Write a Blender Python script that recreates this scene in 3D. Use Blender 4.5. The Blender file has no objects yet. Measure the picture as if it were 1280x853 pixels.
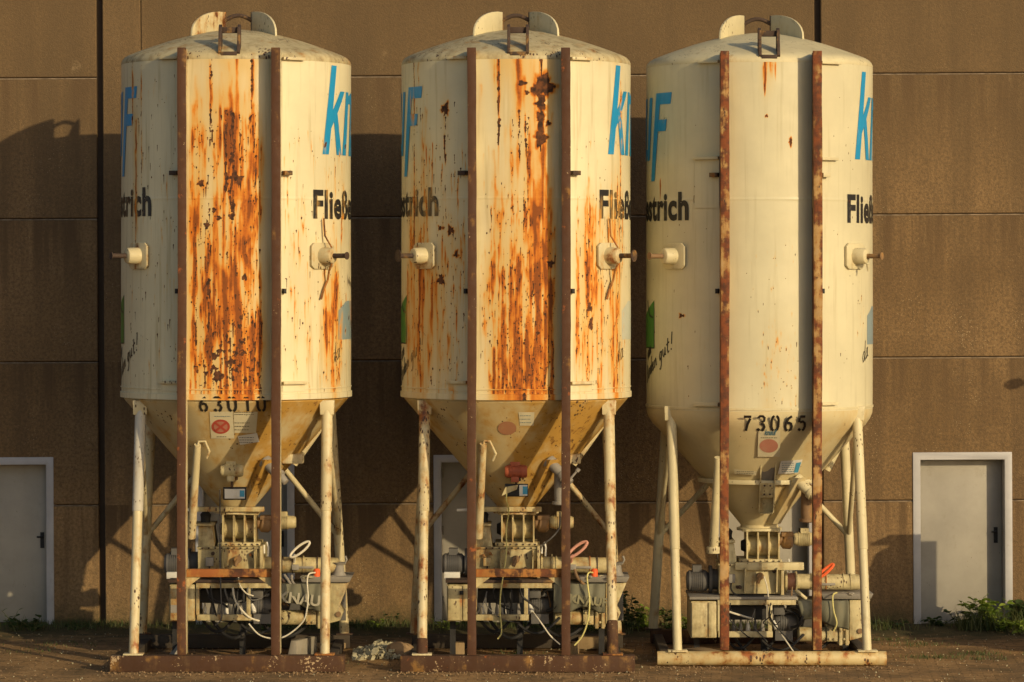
import bpy, bmesh, math, random
import numpy as np
from mathutils import Vector, Matrix

random.seed(7)
rng = np.random.default_rng(11)
S = bpy.context.scene
COL = S.collection
PI = math.pi

# ------------------------------------------------------------------ calibration
F = 4290.0            # focal length in pixels of a 1280 px wide frame
CAM_D, CAM_H, HOR = 36.0, 4.0, 345.0
R = 1.2               # silo radius
WALL_Y = 3.0


# ------------------------------------------------------------------ node helpers
def new_mat(name):
    m = bpy.data.materials.new(name)
    m.use_nodes = True
    nt = m.node_tree
    nt.nodes.clear()
    out = nt.nodes.new('ShaderNodeOutputMaterial')
    b = nt.nodes.new('ShaderNodeBsdfPrincipled')
    nt.links.new(b.outputs[0], out.inputs[0])
    return m, nt, b


class NT:
    def __init__(s, nt):
        s.nt = nt

    def n(s, t, **kw):
        o = s.nt.nodes.new(t)
        for k, v in kw.items():
            setattr(o, k, v)
        return o

    def put(s, sock, v):
        if v is None:
            return
        if hasattr(v, 'is_linked') or isinstance(v, bpy.types.NodeSocket):
            s.nt.links.new(v, sock)
        elif isinstance(v, (tuple, list)):
            v = tuple(v)
            if sock.type == 'RGBA' and len(v) == 3:
                v = v + (1,)
            sock.default_value = v
        else:
            sock.default_value = v

    def math(s, op, a, b=None, c=None, clamp=False):
        o = s.n('ShaderNodeMath', operation=op)
        o.use_clamp = clamp
        s.put(o.inputs[0], a)
        s.put(o.inputs[1], b)
        s.put(o.inputs[2], c)
        return o.outputs[0]

    def vmath(s, op, a, b=None):
        o = s.n('ShaderNodeVectorMath', operation=op)
        s.put(o.inputs[0], a)
        s.put(o.inputs[1], b)
        return o.outputs[0]

    def mix(s, f, a, b, mode='MIX'):
        o = s.n('ShaderNodeMix', data_type='RGBA', blend_type=mode)
        o.clamp_factor = True
        s.put(o.inputs[0], f)
        s.put(o.inputs[6], a)
        s.put(o.inputs[7], b)
        return o.outputs[2]

    def smooth(s, v, lo, hi, a=0.0, b=1.0):
        o = s.n('ShaderNodeMapRange', interpolation_type='SMOOTHSTEP')
        s.put(o.inputs[0], v)
        for i, q in enumerate((lo, hi, a, b)):
            s.put(o.inputs[i + 1], q)
        return o.outputs[0]

    def noise(s, vec, scale, detail=4, rough=0.55, dist=0.0):
        o = s.n('ShaderNodeTexNoise')
        s.put(o.inputs['Vector'], vec)
        o.inputs['Scale'].default_value = scale
        o.inputs['Detail'].default_value = detail
        o.inputs['Roughness'].default_value = rough
        o.inputs['Distortion'].default_value = dist
        return o.outputs[0]

    def vor(s, vec, scale, out='Distance', feature='F1', rnd=1.0):
        o = s.n('ShaderNodeTexVoronoi', feature=feature)
        s.put(o.inputs['Vector'], vec)
        o.inputs['Scale'].default_value = scale
        o.inputs['Randomness'].default_value = rnd
        return o.outputs[out]

    def coords(s, mul=(1, 1, 1)):
        tc = s.n('ShaderNodeTexCoord')
        oi = s.n('ShaderNodeObjectInfo')
        v = s.vmath('ADD', tc.outputs['Object'], oi.outputs['Location'])
        if mul != (1, 1, 1):
            v = s.vmath('MULTIPLY', v, mul)
        return v

    def bump(s, h, strength, dist=0.01, normal=None):
        o = s.n('ShaderNodeBump')
        o.inputs['Strength'].default_value = strength
        o.inputs['Distance'].default_value = dist
        s.put(o.inputs['Height'], h)
        if normal is not None:
            s.put(o.inputs['Normal'], normal)
        return o.outputs[0]

    def attr(s, name):
        return s.n('ShaderNodeAttribute', attribute_name=name).outputs['Fac']


def aged(name, col, rust=0.0, grime=0.3, rough=0.5, spec=0.4, metallic=0.0, streak=True,
         rustcol=(0.23, 0.075, 0.02), grimecol=(0.16, 0.11, 0.05), bump=0.15, chips=0.3, flecks=0.0,
         fleckcol=(0.42, 0.30, 0.17)):
    """painted / bare steel with wear; rust 0..1 amount of blotches, grime 0..1 dirt, chips 0..1 dark specks"""
    m, nt, b = new_mat(name)
    q = NT(nt)
    v = q.coords()
    vs = q.vmath('MULTIPLY', v, (9, 9, 1.3))
    n1 = q.noise(v, 2.3, 6, 0.6)
    n2 = q.noise(v, 14, 6, 0.65)
    n3 = q.noise(vs, 1.0, 5, 0.6)
    c = q.mix(q.smooth(n1, 0.3, 0.75), tuple(x * 0.86 for x in col), tuple(min(1, x * 1.06) for x in col))
    if grime > 0:
        g = q.math('ADD', q.math('MULTIPLY', n3, 0.6), q.math('MULTIPLY', n2, 0.4))
        c = q.mix(q.smooth(g, 0.62 - 0.25 * grime, 0.80 - 0.1 * grime, 0, min(1, 0.35 + grime * .6)), c, grimecol)
    if rust > 0:
        g = q.math('ADD', q.math('MULTIPLY', q.noise(v, 5.0, 8, 0.68), 0.6), q.math('MULTIPLY', n3, 0.4))
        lo = 0.70 - 0.34 * rust
        f = q.smooth(g, lo, lo + 0.09)
        halo = q.smooth(g, lo - 0.07, lo + 0.05, 0, 0.55)
        c = q.mix(halo, c, (0.42, 0.22, 0.05))
        rc = q.mix(q.smooth(n2, 0.35, 0.65), tuple(x * 0.45 for x in rustcol), tuple(x * 1.3 for x in rustcol))
        c = q.mix(f, c, rc)
    if flecks > 0:
        fl = q.math('ADD', q.math('MULTIPLY', q.noise(v, 38, 3, 0.6), 0.55), q.math('MULTIPLY', q.noise(v, 4.2, 4, 0.6), 0.45))
        lo = 0.66 - 0.10 * flecks
        c = q.mix(q.smooth(fl, lo, lo + 0.03, 0, 0.85), c, fleckcol)
        or_ = q.noise(v, 6.3, 5, 0.6)
        c = q.mix(q.smooth(or_, 0.66, 0.72, 0, 0.7), c, (0.33, 0.09, 0.02))
    if chips > 0:
        vd = q.vmath('MULTIPLY', v, (34, 34, 15))
        ch = q.vor(vd, 1.0)
        dens = q.smooth(q.noise(v, 3.1, 3), 0.45, 0.7, 0.0, 0.33 * chips + 0.06)
        f = q.smooth(q.math('SUBTRACT', dens, ch), -0.03, 0.05)
        c = q.mix(f, c, (0.07, 0.035, 0.018))
    q.put(b.inputs['Base Color'], c)
    q.put(b.inputs['Roughness'], q.smooth(n2, 0.2, 0.8, max(0.05, rough - 0.12), min(1, rough + 0.2)))
    b.inputs['Specular IOR Level'].default_value = spec
    b.inputs['Metallic'].default_value = metallic
    if bump:
        q.put(b.inputs['Normal'], q.bump(q.math('ADD', n2, n1), bump, 0.004))
    return m


CREAM = (0.56, 0.48, 0.29)
M = {}
M['cream1'] = aged('cream_paint_rusty', CREAM, rust=0.42, grime=0.5, chips=1.0)
M['cream2'] = aged('cream_paint_worn', CREAM, rust=0.50, grime=0.55, chips=1.1)
M['sleeve'] = aged('leg_sleeve_grey', (0.50, 0.47, 0.40), rust=0.2, grime=0.5, chips=0.5)
M['cream3'] = aged('cream_paint_clean', (0.57, 0.50, 0.31), rust=0.16, grime=0.38, chips=0.6)
M['machine'] = aged('machine_cream', (0.50, 0.42, 0.22), rust=0.40, grime=0.95, chips=0.9, grimecol=(0.11, 0.075, 0.035))
M['machine_clean'] = aged('machine_cream_clean', (0.56, 0.48, 0.27), rust=0.32, grime=0.8, chips=0.7, grimecol=(0.13, 0.09, 0.04))
M['post_brown'] = aged('post_red_brown', (0.072, 0.028, 0.011), rust=0.2, grime=0.3, rough=0.7,
                       rustcol=(0.17, 0.05, 0.015), grimecol=(0.045, 0.024, 0.015), chips=0.2, flecks=0.25)
M['post_mottled'] = aged('post_rust_mottled', (0.42, 0.27, 0.12), rust=0.80, grime=0.95, rough=0.75,
                         rustcol=(0.15, 0.042, 0.013), grimecol=(0.085, 0.033, 0.017), chips=0.8)
M['beam_brown'] = aged('beam_brown', (0.062, 0.027, 0.012), rust=0.25, grime=0.5, rough=0.85,
                       grimecol=(0.17, 0.105, 0.05), chips=0.3, flecks=0.6)
M['beam_cream'] = aged('beam_cream', (0.54, 0.43, 0.22), rust=0.52, grime=0.7, chips=1.2, grimecol=(0.30, 0.20, 0.09))
M['rust'] = aged('rust_orange', (0.30, 0.10, 0.025), rust=0.6, grime=0.3, rough=0.85,
                 rustcol=(0.10, 0.035, 0.015), grimecol=(0.5, 0.3, 0.12), chips=0.2)
M['dark_iron'] = aged('dark_iron', (0.055, 0.033, 0.023), rust=0.3, grime=0.2, rough=0.75, chips=0)
M['brown_gear'] = aged('brown_gear', (0.20, 0.12, 0.06), rust=0.4, grime=0.4, rough=0.7)
M['grey_motor'] = aged('grey_motor', (0.10, 0.095, 0.09), rust=0.1, grime=0.4, rough=0.6, chips=0.1)
M['black'] = aged('black_rubber', (0.018, 0.017, 0.017), grime=0.2, rough=0.7, chips=0)
M['grey_steel'] = aged('grey_steel', (0.24, 0.22, 0.19), rust=0.12, grime=0.4, rough=0.6)
M['red_paint'] = aged('red_motor_paint', (0.34, 0.085, 0.04), rust=0.15, grime=0.3, rough=0.6)
M['orange'] = aged('orange_plastic', (0.75, 0.12, 0.03), grime=0.1, rough=0.5, chips=0)
M['pink'] = aged('pink_hose', (0.55, 0.27, 0.20), grime=0.2, rough=0.6, chips=0)
M['white_cable'] = aged('white_cable', (0.62, 0.57, 0.45), grime=0.2, rough=0.6, chips=0)
M['yellow_cable'] = aged('yellow_cable', (0.58, 0.52, 0.20), grime=0.2, rough=0.6, chips=0)
M['pale_plastic'] = aged('pale_plastic', (0.62, 0.60, 0.54), grime=0.3, rough=0.5, chips=0)
M['canvas'] = aged('grey_canvas', (0.15, 0.145, 0.10), grime=0.5, rough=0.9, grimecol=(0.2, 0.17, 0.1), chips=0.1)
M['canvas_mark'] = aged('canvas_marking', (0.40, 0.37, 0.28), grime=0.8, rough=0.9, grimecol=(0.14, 0.13, 0.1), chips=0)
M['canvas_faint'] = aged('canvas_faint', (0.24, 0.22, 0.13), grime=0.9, rough=0.9, grimecol=(0.14, 0.13, 0.09), chips=0)
M['timber'] = aged('old_timber', (0.30, 0.21, 0.11), grime=0.5, rough=0.9, chips=0.2)
M['timber_dark'] = aged('dark_timber', (0.055, 0.042, 0.03), grime=0.4, rough=0.9, grimecol=(0.1, 0.08, 0.05), chips=0)
M['concrete_block'] = aged('concrete_block', (0.30, 0.27, 0.22), grime=0.5, rough=0.95, chips=0.2)
M['door_frame'] = aged('door_frame_grey', (0.44, 0.43, 0.44), grime=0.2, rough=0.5, chips=0)
M['door_leaf'] = aged('door_leaf_grey', (0.33, 0.305, 0.26), grime=0.32, rough=0.45, chips=0.12, bump=0.05, grimecol=(0.2, 0.17, 0.12))
M['sealant'] = aged('joint_sealant', (0.27, 0.20, 0.13), grime=1.0, rough=0.95, chips=0, grimecol=(0.08, 0.055, 0.035))
M['paper'] = aged('paper_label', (0.68, 0.66, 0.60), grime=0.35, rough=0.7, chips=0.1, grimecol=(0.4, 0.33, 0.2))
M['faded_paper'] = aged('faded_label', (0.60, 0.54, 0.37), grime=0.4, rough=0.7, chips=0.3, grimecol=(0.4, 0.33, 0.2))
M['label_blue'] = aged('label_blue', (0.06, 0.30, 0.48), grime=0.2, rough=0.6, chips=0)
M['mark_red'] = aged('mark_red', (0.42, 0.07, 0.045), grime=0.2, rough=0.6, chips=0.2, grimecol=(0.4, 0.2, 0.12))
M['mark_red_pale'] = aged('mark_red_pale', (0.44, 0.19, 0.13), grime=0.4, rough=0.6, chips=0.2, grimecol=(0.4, 0.3, 0.2))
M['mark_red_faded'] = aged('mark_red_faded', (0.36, 0.17, 0.09), grime=0.4, rough=0.6, chips=0.3, grimecol=(0.4, 0.28, 0.13))
M['stencil'] = aged('stencil_black', (0.022, 0.018, 0.016), grime=0.25, rough=0.6, chips=0, grimecol=(0.14, 0.1, 0.06))
M['ink'] = aged('ink_blue', (0.08, 0.18, 0.24), grime=0.1, rough=0.6, chips=0)
M['rock'] = aged('brown_rock', (0.26, 0.17, 0.09), grime=0.5, rough=0.95, chips=0.3, bump=0.6)
M['rubble'] = aged('pale_rubble', (0.42, 0.38, 0.25), grime=0.4, rough=0.95, chips=0.2, bump=0.5)


def shell_material(name, paint, grime=0.3, decal=False):
    """painted sheet whose rust amounts come from the vertex fields 'wash' and 'dark'"""
    m, nt, b = new_mat(name)
    q = NT(nt)
    v = q.coords()
    vs = q.vmath('MULTIPLY', v, (16, 16, 0.8))
    n1 = q.noise(v, 1.4, 5, 0.6)
    nf = q.noise(v, 42, 4, 0.65)
    nst = q.noise(vs, 1.0, 4, 0.6)
    W = q.attr('wash')
    D = q.attr('dark')
    c = q.mix(q.smooth(n1, 0.3, 0.75), tuple(x * 0.9 for x in paint), tuple(min(1, x * 1.05) for x in paint))
    if decal:
        fade = q.math('ADD', q.math('MULTIPLY', q.noise(v, 9, 7, 0.7), 0.6), q.math('MULTIPLY', nst, 0.4))
        c = q.mix(q.smooth(fade, 0.54, 0.72, 0.0, 0.32), c, (0.40, 0.35, 0.22))
    # weathered grey-olive grime in vertical bands
    c = q.mix(q.smooth(nst, 0.50, 0.80, 0, grime), c, tuple(x * k for x, k in zip(paint, (0.55, 0.5, 0.38))))
    if not decal:
        c = q.mix(q.smooth(q.attr('stain'), 0.01, 0.42, 0, 0.85), c, (0.56, 0.37, 0.125))
    w = q.math('ADD', W, q.math('MULTIPLY', q.math('SUBTRACT', nst, 0.5), q.math('MULTIPLY', W, 0.9)))
    w = q.math('ADD', w, q.math('MULTIPLY', q.math('SUBTRACT', nf, 0.5), q.math('MULTIPLY', W, 0.45)))
    ramp = q.n('ShaderNodeValToRGB')
    el = ramp.color_ramp.elements
    el[0].position = 0.0
    el[0].color = (0.62, 0.45, 0.20, 1)
    el[1].position = 1.0
    el[1].color = (0.21, 0.058, 0.010, 1)
    for p, cc in ((0.30, (0.60, 0.33, 0.075)), (0.55, (0.58, 0.215, 0.025)), (0.80, (0.44, 0.118, 0.012))):
        e = el.new(p)
        e.color = cc + (1,)
    q.put(ramp.inputs[0], w)
    c = q.mix(q.smooth(w, 0.05, 0.60), c, ramp.outputs[0])
    d = q.math('ADD', D, q.math('MULTIPLY', q.math('SUBTRACT', nf, 0.5), q.math('MULTIPLY', q.math('MULTIPLY', D, 2.1), q.math('SUBTRACT', 1.22, D))))
    dm = q.smooth(d, 0.36, 0.56)
    dc = q.mix(q.smooth(q.noise(v, 20, 4), 0.35, 0.7), (0.034, 0.016, 0.010), (0.135, 0.048, 0.017))
    c = q.mix(dm, c, dc)
    q.put(b.inputs['Base Color'], c)
    rr = q.mix(q.smooth(w, 0.2, 0.6), (0.42, 0.42, 0.42), (0.85, 0.85, 0.85))
    rr = q.mix(dm, rr, (0.9, 0.9, 0.9))
    q.put(b.inputs['Roughness'], rr)
    b.inputs['Specular IOR Level'].default_value = 0.35
    hgt = q.math('SUBTRACT', q.math('MULTIPLY', nf, q.math('ADD', w, 0.1)), q.math('MULTIPLY', dm, 0.7))
    nn = q.bump(hgt, 0.35, 0.004)
    nn = q.bump(q.noise(v, 1.9, 2), 0.22, 0.06, nn)
    q.put(b.inputs['Normal'], nn)
    return m


M['shell1'] = shell_material('shell_cream_a', (0.63, 0.565, 0.375), 0.7)
M['shell3'] = shell_material('shell_cream_b', (0.57, 0.52, 0.35), 0.40)
M['blue'] = shell_material('lettering_blue', (0.015, 0.25, 0.50), 0.15, True)
M['lett_black'] = shell_material('lettering_black', (0.022, 0.02, 0.02), 0.1, True)
M['green'] = shell_material('sticker_green', (0.07, 0.21, 0.04), 0.2, True)
M['sticker_grey'] = shell_material('sticker_grey_blue', (0.22, 0.29, 0.31), 0.2, True)
M['sticker_pale'] = shell_material('sticker_pale', (0.50, 0.52, 0.44), 0.2, True)


def cone_material(name, paint, stain):
    m, nt, b = new_mat(name)
    q = NT(nt)
    v = q.coords()
    n1 = q.noise(v, 2.2, 7, 0.65, 0.4)
    n2 = q.noise(v, 16, 6, 0.7)
    n3 = q.noise(q.vmath('MULTIPLY', v, (5, 5, 1.4)), 1.0, 5, 0.6)
    sep = q.n('ShaderNodeSeparateXYZ')
    tc = q.n('ShaderNodeTexCoord')
    q.put(sep.inputs[0], tc.outputs['Object'])
    c = q.mix(q.smooth(n1, 0.3, 0.7), tuple(x * 0.85 for x in paint), paint)
    side = q.smooth(sep.outputs[0], -0.25, 0.45, 0.0, 0.13)
    g = q.math('ADD', q.math('ADD', q.math('MULTIPLY', n1, 0.55), q.math('MULTIPLY', n3, 0.45)), side)
    c = q.mix(q.smooth(g, 0.64 - 0.17 * stain, 0.77 - 0.12 * stain, 0, 0.95 * stain), c, (0.42, 0.235, 0.045))
    f = q.smooth(q.math('ADD', q.math('MULTIPLY', n2, 0.55), q.math('MULTIPLY', g, 0.45)), 0.645 - 0.05 * stain, 0.70 - 0.04 * stain, 0, stain)
    c = q.mix(f, c, (0.17, 0.075, 0.02))
    ch = q.vor(q.vmath('MULTIPLY', v, (24, 24, 17)), 1.0)
    f2 = q.smooth(q.math('SUBTRACT', q.smooth(q.noise(v, 3.7, 3), 0.48, 0.7, 0, 0.36 * stain), ch), -0.02, 0.05)
    c = q.mix(f2, c, (0.10, 0.055, 0.025))
    q.put(b.inputs['Base Color'], c)
    q.put(b.inputs['Roughness'], 0.55)
    b.inputs['Specular IOR Level'].default_value = 0.3
    q.put(b.inputs['Normal'], q.bump(q.math('ADD', n2, n1), 0.2, 0.005))
    return m


M['cone1'] = cone_material('hopper_stained_a', (0.56, 0.46, 0.26), 1.0)
M['cone2'] = cone_material('hopper_stained_b', (0.54, 0.43, 0.23), 1.0)
M['cone3'] = cone_material('hopper_clean', (0.60, 0.51, 0.30), 0.4)


WZ0 = CAM_H - (629 - HOR) * (CAM_D + WALL_Y) / F


def wall_material():
    m, nt, b = new_mat('aggregate_concrete')
    q = NT(nt)
    tc = q.n('ShaderNodeTexCoord')
    v = tc.outputs['Object']
    oi = q.n('ShaderNodeObjectInfo')
    n1 = q.noise(v, 0.55, 6, 0.6)
    n2 = q.noise(v, 30, 5, 0.75)
    n4 = q.noise(v, 5.0, 6, 0.7)
    st = q.noise(q.vmath('MULTIPLY', v, (3.2, 3.2, 0.25)), 1.0, 5, 0.65)
    base = q.mix(q.smooth(n1, 0.32, 0.68), (0.175, 0.108, 0.049), (0.265, 0.166, 0.078))
    base = q.mix(q.smooth(st, 0.42, 0.70, 0, 0.7), base, (0.125, 0.080, 0.042))
    base = q.mix(q.smooth(n4, 0.5, 0.8, 0, 0.35), base, (0.32, 0.215, 0.11))
    base = q.mix(q.smooth(n2, 0.38, 0.66, 0, 0.7), base, (0.088, 0.058, 0.031))
    base = q.mix(q.smooth(q.noise(v, 13, 4, 0.65), 0.5, 0.72, 0, 0.45), base, (0.10, 0.066, 0.036))
    # panel-to-panel tone
    tone = q.math('ADD', 0.86, q.math('MULTIPLY', oi.outputs['Random'], 0.26))
    base = q.mix(1.0, base, tone, 'MULTIPLY')
    # pale aggregate stones
    vo = q.n('ShaderNodeTexVoronoi')
    q.put(vo.inputs['Vector'], v)
    vo.inputs['Scale'].default_value = 62
    sp = q.math('MULTIPLY', q.smooth(vo.outputs['Distance'], 0.32, 0.18), q.smooth(q.n('ShaderNodeSeparateColor').outputs[0] if False else vo.outputs['Color'], 0.74, 0.84))
    gate = q.smooth(q.noise(v, 1.6, 5, 0.7), 0.48, 0.72, 0.08, 0.85)
    base = q.mix(q.math('MULTIPLY', sp, gate), base, (0.60, 0.47, 0.29))
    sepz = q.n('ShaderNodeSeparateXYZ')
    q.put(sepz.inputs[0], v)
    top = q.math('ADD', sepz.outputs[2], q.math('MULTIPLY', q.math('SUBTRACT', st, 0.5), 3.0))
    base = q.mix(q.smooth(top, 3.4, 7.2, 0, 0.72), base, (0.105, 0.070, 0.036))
    # run-off stains under the joints, and pale lime bloom
    zr = q.math('FRACT', q.math('DIVIDE', q.math('SUBTRACT', sepz.outputs[2], WZ0), 1.627))
    run = q.noise(q.vmath('MULTIPLY', v, (6.0, 6.0, 0.35)), 1.0, 4, 0.6)
    base = q.mix(q.math('MULTIPLY', q.smooth(zr, 0.30, 1.0), q.smooth(run, 0.42, 0.62, 0, 0.9)), base, (0.105, 0.066, 0.034))
    bloom = q.math('MULTIPLY', q.smooth(q.noise(v, 2.4, 7, 0.72), 0.60, 0.72), q.smooth(n2, 0.35, 0.6, 0, 0.4))
    base = q.mix(bloom, base, (0.38, 0.27, 0.15))
    # damp dark foot of the wall with some moss
    sep = q.n('ShaderNodeSeparateXYZ')
    q.put(sep.inputs[0], v)
    foot = q.math('ADD', sep.outputs[2], q.math('MULTIPLY', q.math('SUBTRACT', n4, 0.5), 0.5))
    base = q.mix(q.smooth(foot, 0.38, -0.02, 0, 0.7), base, (0.045, 0.045, 0.02))
    q.put(b.inputs['Base Color'], base)
    b.inputs['Roughness'].default_value = 0.9
    b.inputs['Specular IOR Level'].default_value = 0.25
    h = q.math('ADD', q.math('MULTIPLY', n2, 0.7), q.math('MULTIPLY', vo.outputs['Distance'], -0.6))
    q.put(b.inputs['Normal'], q.bump(h, 0.5, 0.010))
    return m


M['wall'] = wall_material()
M['wall_back'] = aged('wall_backing', (0.07, 0.05, 0.035), grime=0.2, rough=0.95, chips=0)


def ground_material():
    m, nt, b = new_mat('old_block_paving')
    q = NT(nt)
    tc = q.n('ShaderNodeTexCoord')
    v = tc.outputs['Object']
    warp = q.noise(v, 1.2, 3)
    vv = q.vmath('ADD', v, q.vmath('MULTIPLY', q.n('ShaderNodeCombineXYZ').outputs[0], (1, 1, 1)))
    rot = q.n('ShaderNodeMapping')
    q.put(rot.inputs[0], v)
    rot.inputs['Rotation'].default_value = (0, 0, math.radians(4))
    br = q.n('ShaderNodeTexBrick')
    q.put(br.inputs['Vector'], rot.outputs[0])
    br.inputs['Scale'].default_value = 1.0
    br.inputs['Mortar Size'].default_value = 0.006
    br.inputs['Mortar Smooth'].default_value = 0.5
    br.inputs['Brick Width'].default_value = 0.21
    br.inputs['Row Height'].default_value = 0.105
    br.inputs['Color1'].default_value = (0.0, 0.0, 0.0, 1)
    br.inputs['Color2'].default_value = (1, 1, 1, 1)
    n1 = q.noise(v, 1.1, 6, 0.62)
    n2 = q.noise(v, 26, 5, 0.7)
    n3 = q.noise(v, 4.5, 5, 0.6)
    c = q.mix(br.outputs['Color'], (0.30, 0.178, 0.072), (0.43, 0.265, 0.118))
    c = q.mix(q.smooth(n2, 0.3, 0.7, 0, 0.55), c, (0.21, 0.122, 0.047))
    c = q.mix(q.smooth(n1, 0.42, 0.62, 0, 0.75), c, (0.135, 0.086, 0.042))
    c = q.mix(q.smooth(q.noise(v, 9, 6, 0.7), 0.52, 0.66, 0, 0.8), c, (0.095, 0.060, 0.028))
    c = q.mix(q.smooth(q.noise(v, 17, 5, 0.7), 0.60, 0.68, 0, 0.5), c, (0.46, 0.33, 0.19))
    dirt = q.math('MULTIPLY', br.outputs['Fac'], q.smooth(n3, 0.35, 0.65, 0.05, 0.8))
    c = q.mix(dirt, c, (0.075, 0.050, 0.022))
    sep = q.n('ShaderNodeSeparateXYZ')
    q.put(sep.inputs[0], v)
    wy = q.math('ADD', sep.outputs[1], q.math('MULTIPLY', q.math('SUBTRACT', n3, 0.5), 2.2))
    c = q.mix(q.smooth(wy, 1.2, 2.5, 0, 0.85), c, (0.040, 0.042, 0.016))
    moss = q.smooth(q.math('ADD', q.math('MULTIPLY', n3, 0.6), q.math('MULTIPLY', n1, 0.4)), 0.56, 0.64, 0, 0.7)
    c = q.mix(q.math('MULTIPLY', moss, q.smooth(br.outputs['Fac'], 0.0, 0.7, 0.35, 1.0)), c, (0.06, 0.062, 0.020))
    sp = q.smooth(q.vor(v, 40), 0.10, 0.05)
    c = q.mix(q.math('MULTIPLY', sp, q.smooth(n1, 0.4, 0.6, 0.1, 0.7)), c, (0.45, 0.38, 0.26))
    q.put(b.inputs['Base Color'], c)
    b.inputs['Roughness'].default_value = 0.92
    b.inputs['Specular IOR Level'].default_value = 0.25
    h = q.math('SUBTRACT', q.math('ADD', q.math('MULTIPLY', n2, 0.35), q.math('MULTIPLY', n3, 0.5)), q.math('MULTIPLY', br.outputs['Fac'], 0.6))
    q.put(b.inputs['Normal'], q.bump(h, 0.7, 0.02))
    return m


M['ground'] = ground_material()


def leaf_material(name, a, b_):
    m, nt, b = new_mat(name)
    q = NT(nt)
    g = q.n('ShaderNodeNewGeometry')
    c = q.mix(g.outputs['Random Per Island'], a, b_)
    q.put(b.inputs['Base Color'], c)
    b.inputs['Roughness'].default_value = 0.6
    tr = q.n('ShaderNodeBsdfTranslucent')
    q.put(tr.inputs[0], c)
    mx = q.n('ShaderNodeMixShader')
    mx.inputs[0].default_value = 0.42
    nt.links.new(b.outputs[0], mx.inputs[1])
    nt.links.new(tr.outputs[0], mx.inputs[2])
    out = [x for x in nt.nodes if x.type == 'OUTPUT_MATERIAL'][0]
    nt.links.new(mx.outputs[0], out.inputs[0])
    return m


M['leaf'] = leaf_material('leaf_green', (0.16, 0.25, 0.03), (0.34, 0.42, 0.06))
M['leaf_dark'] = leaf_material('leaf_dark_green', (0.03, 0.06, 0.015), (0.07, 0.11, 0.025))
M['stem'] = aged('weed_stem', (0.10, 0.11, 0.04), grime=0.2, rough=0.8, chips=0)
M['straw'] = leaf_material('grass_blade', (0.05, 0.085, 0.02), (0.13, 0.13, 0.04))


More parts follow.
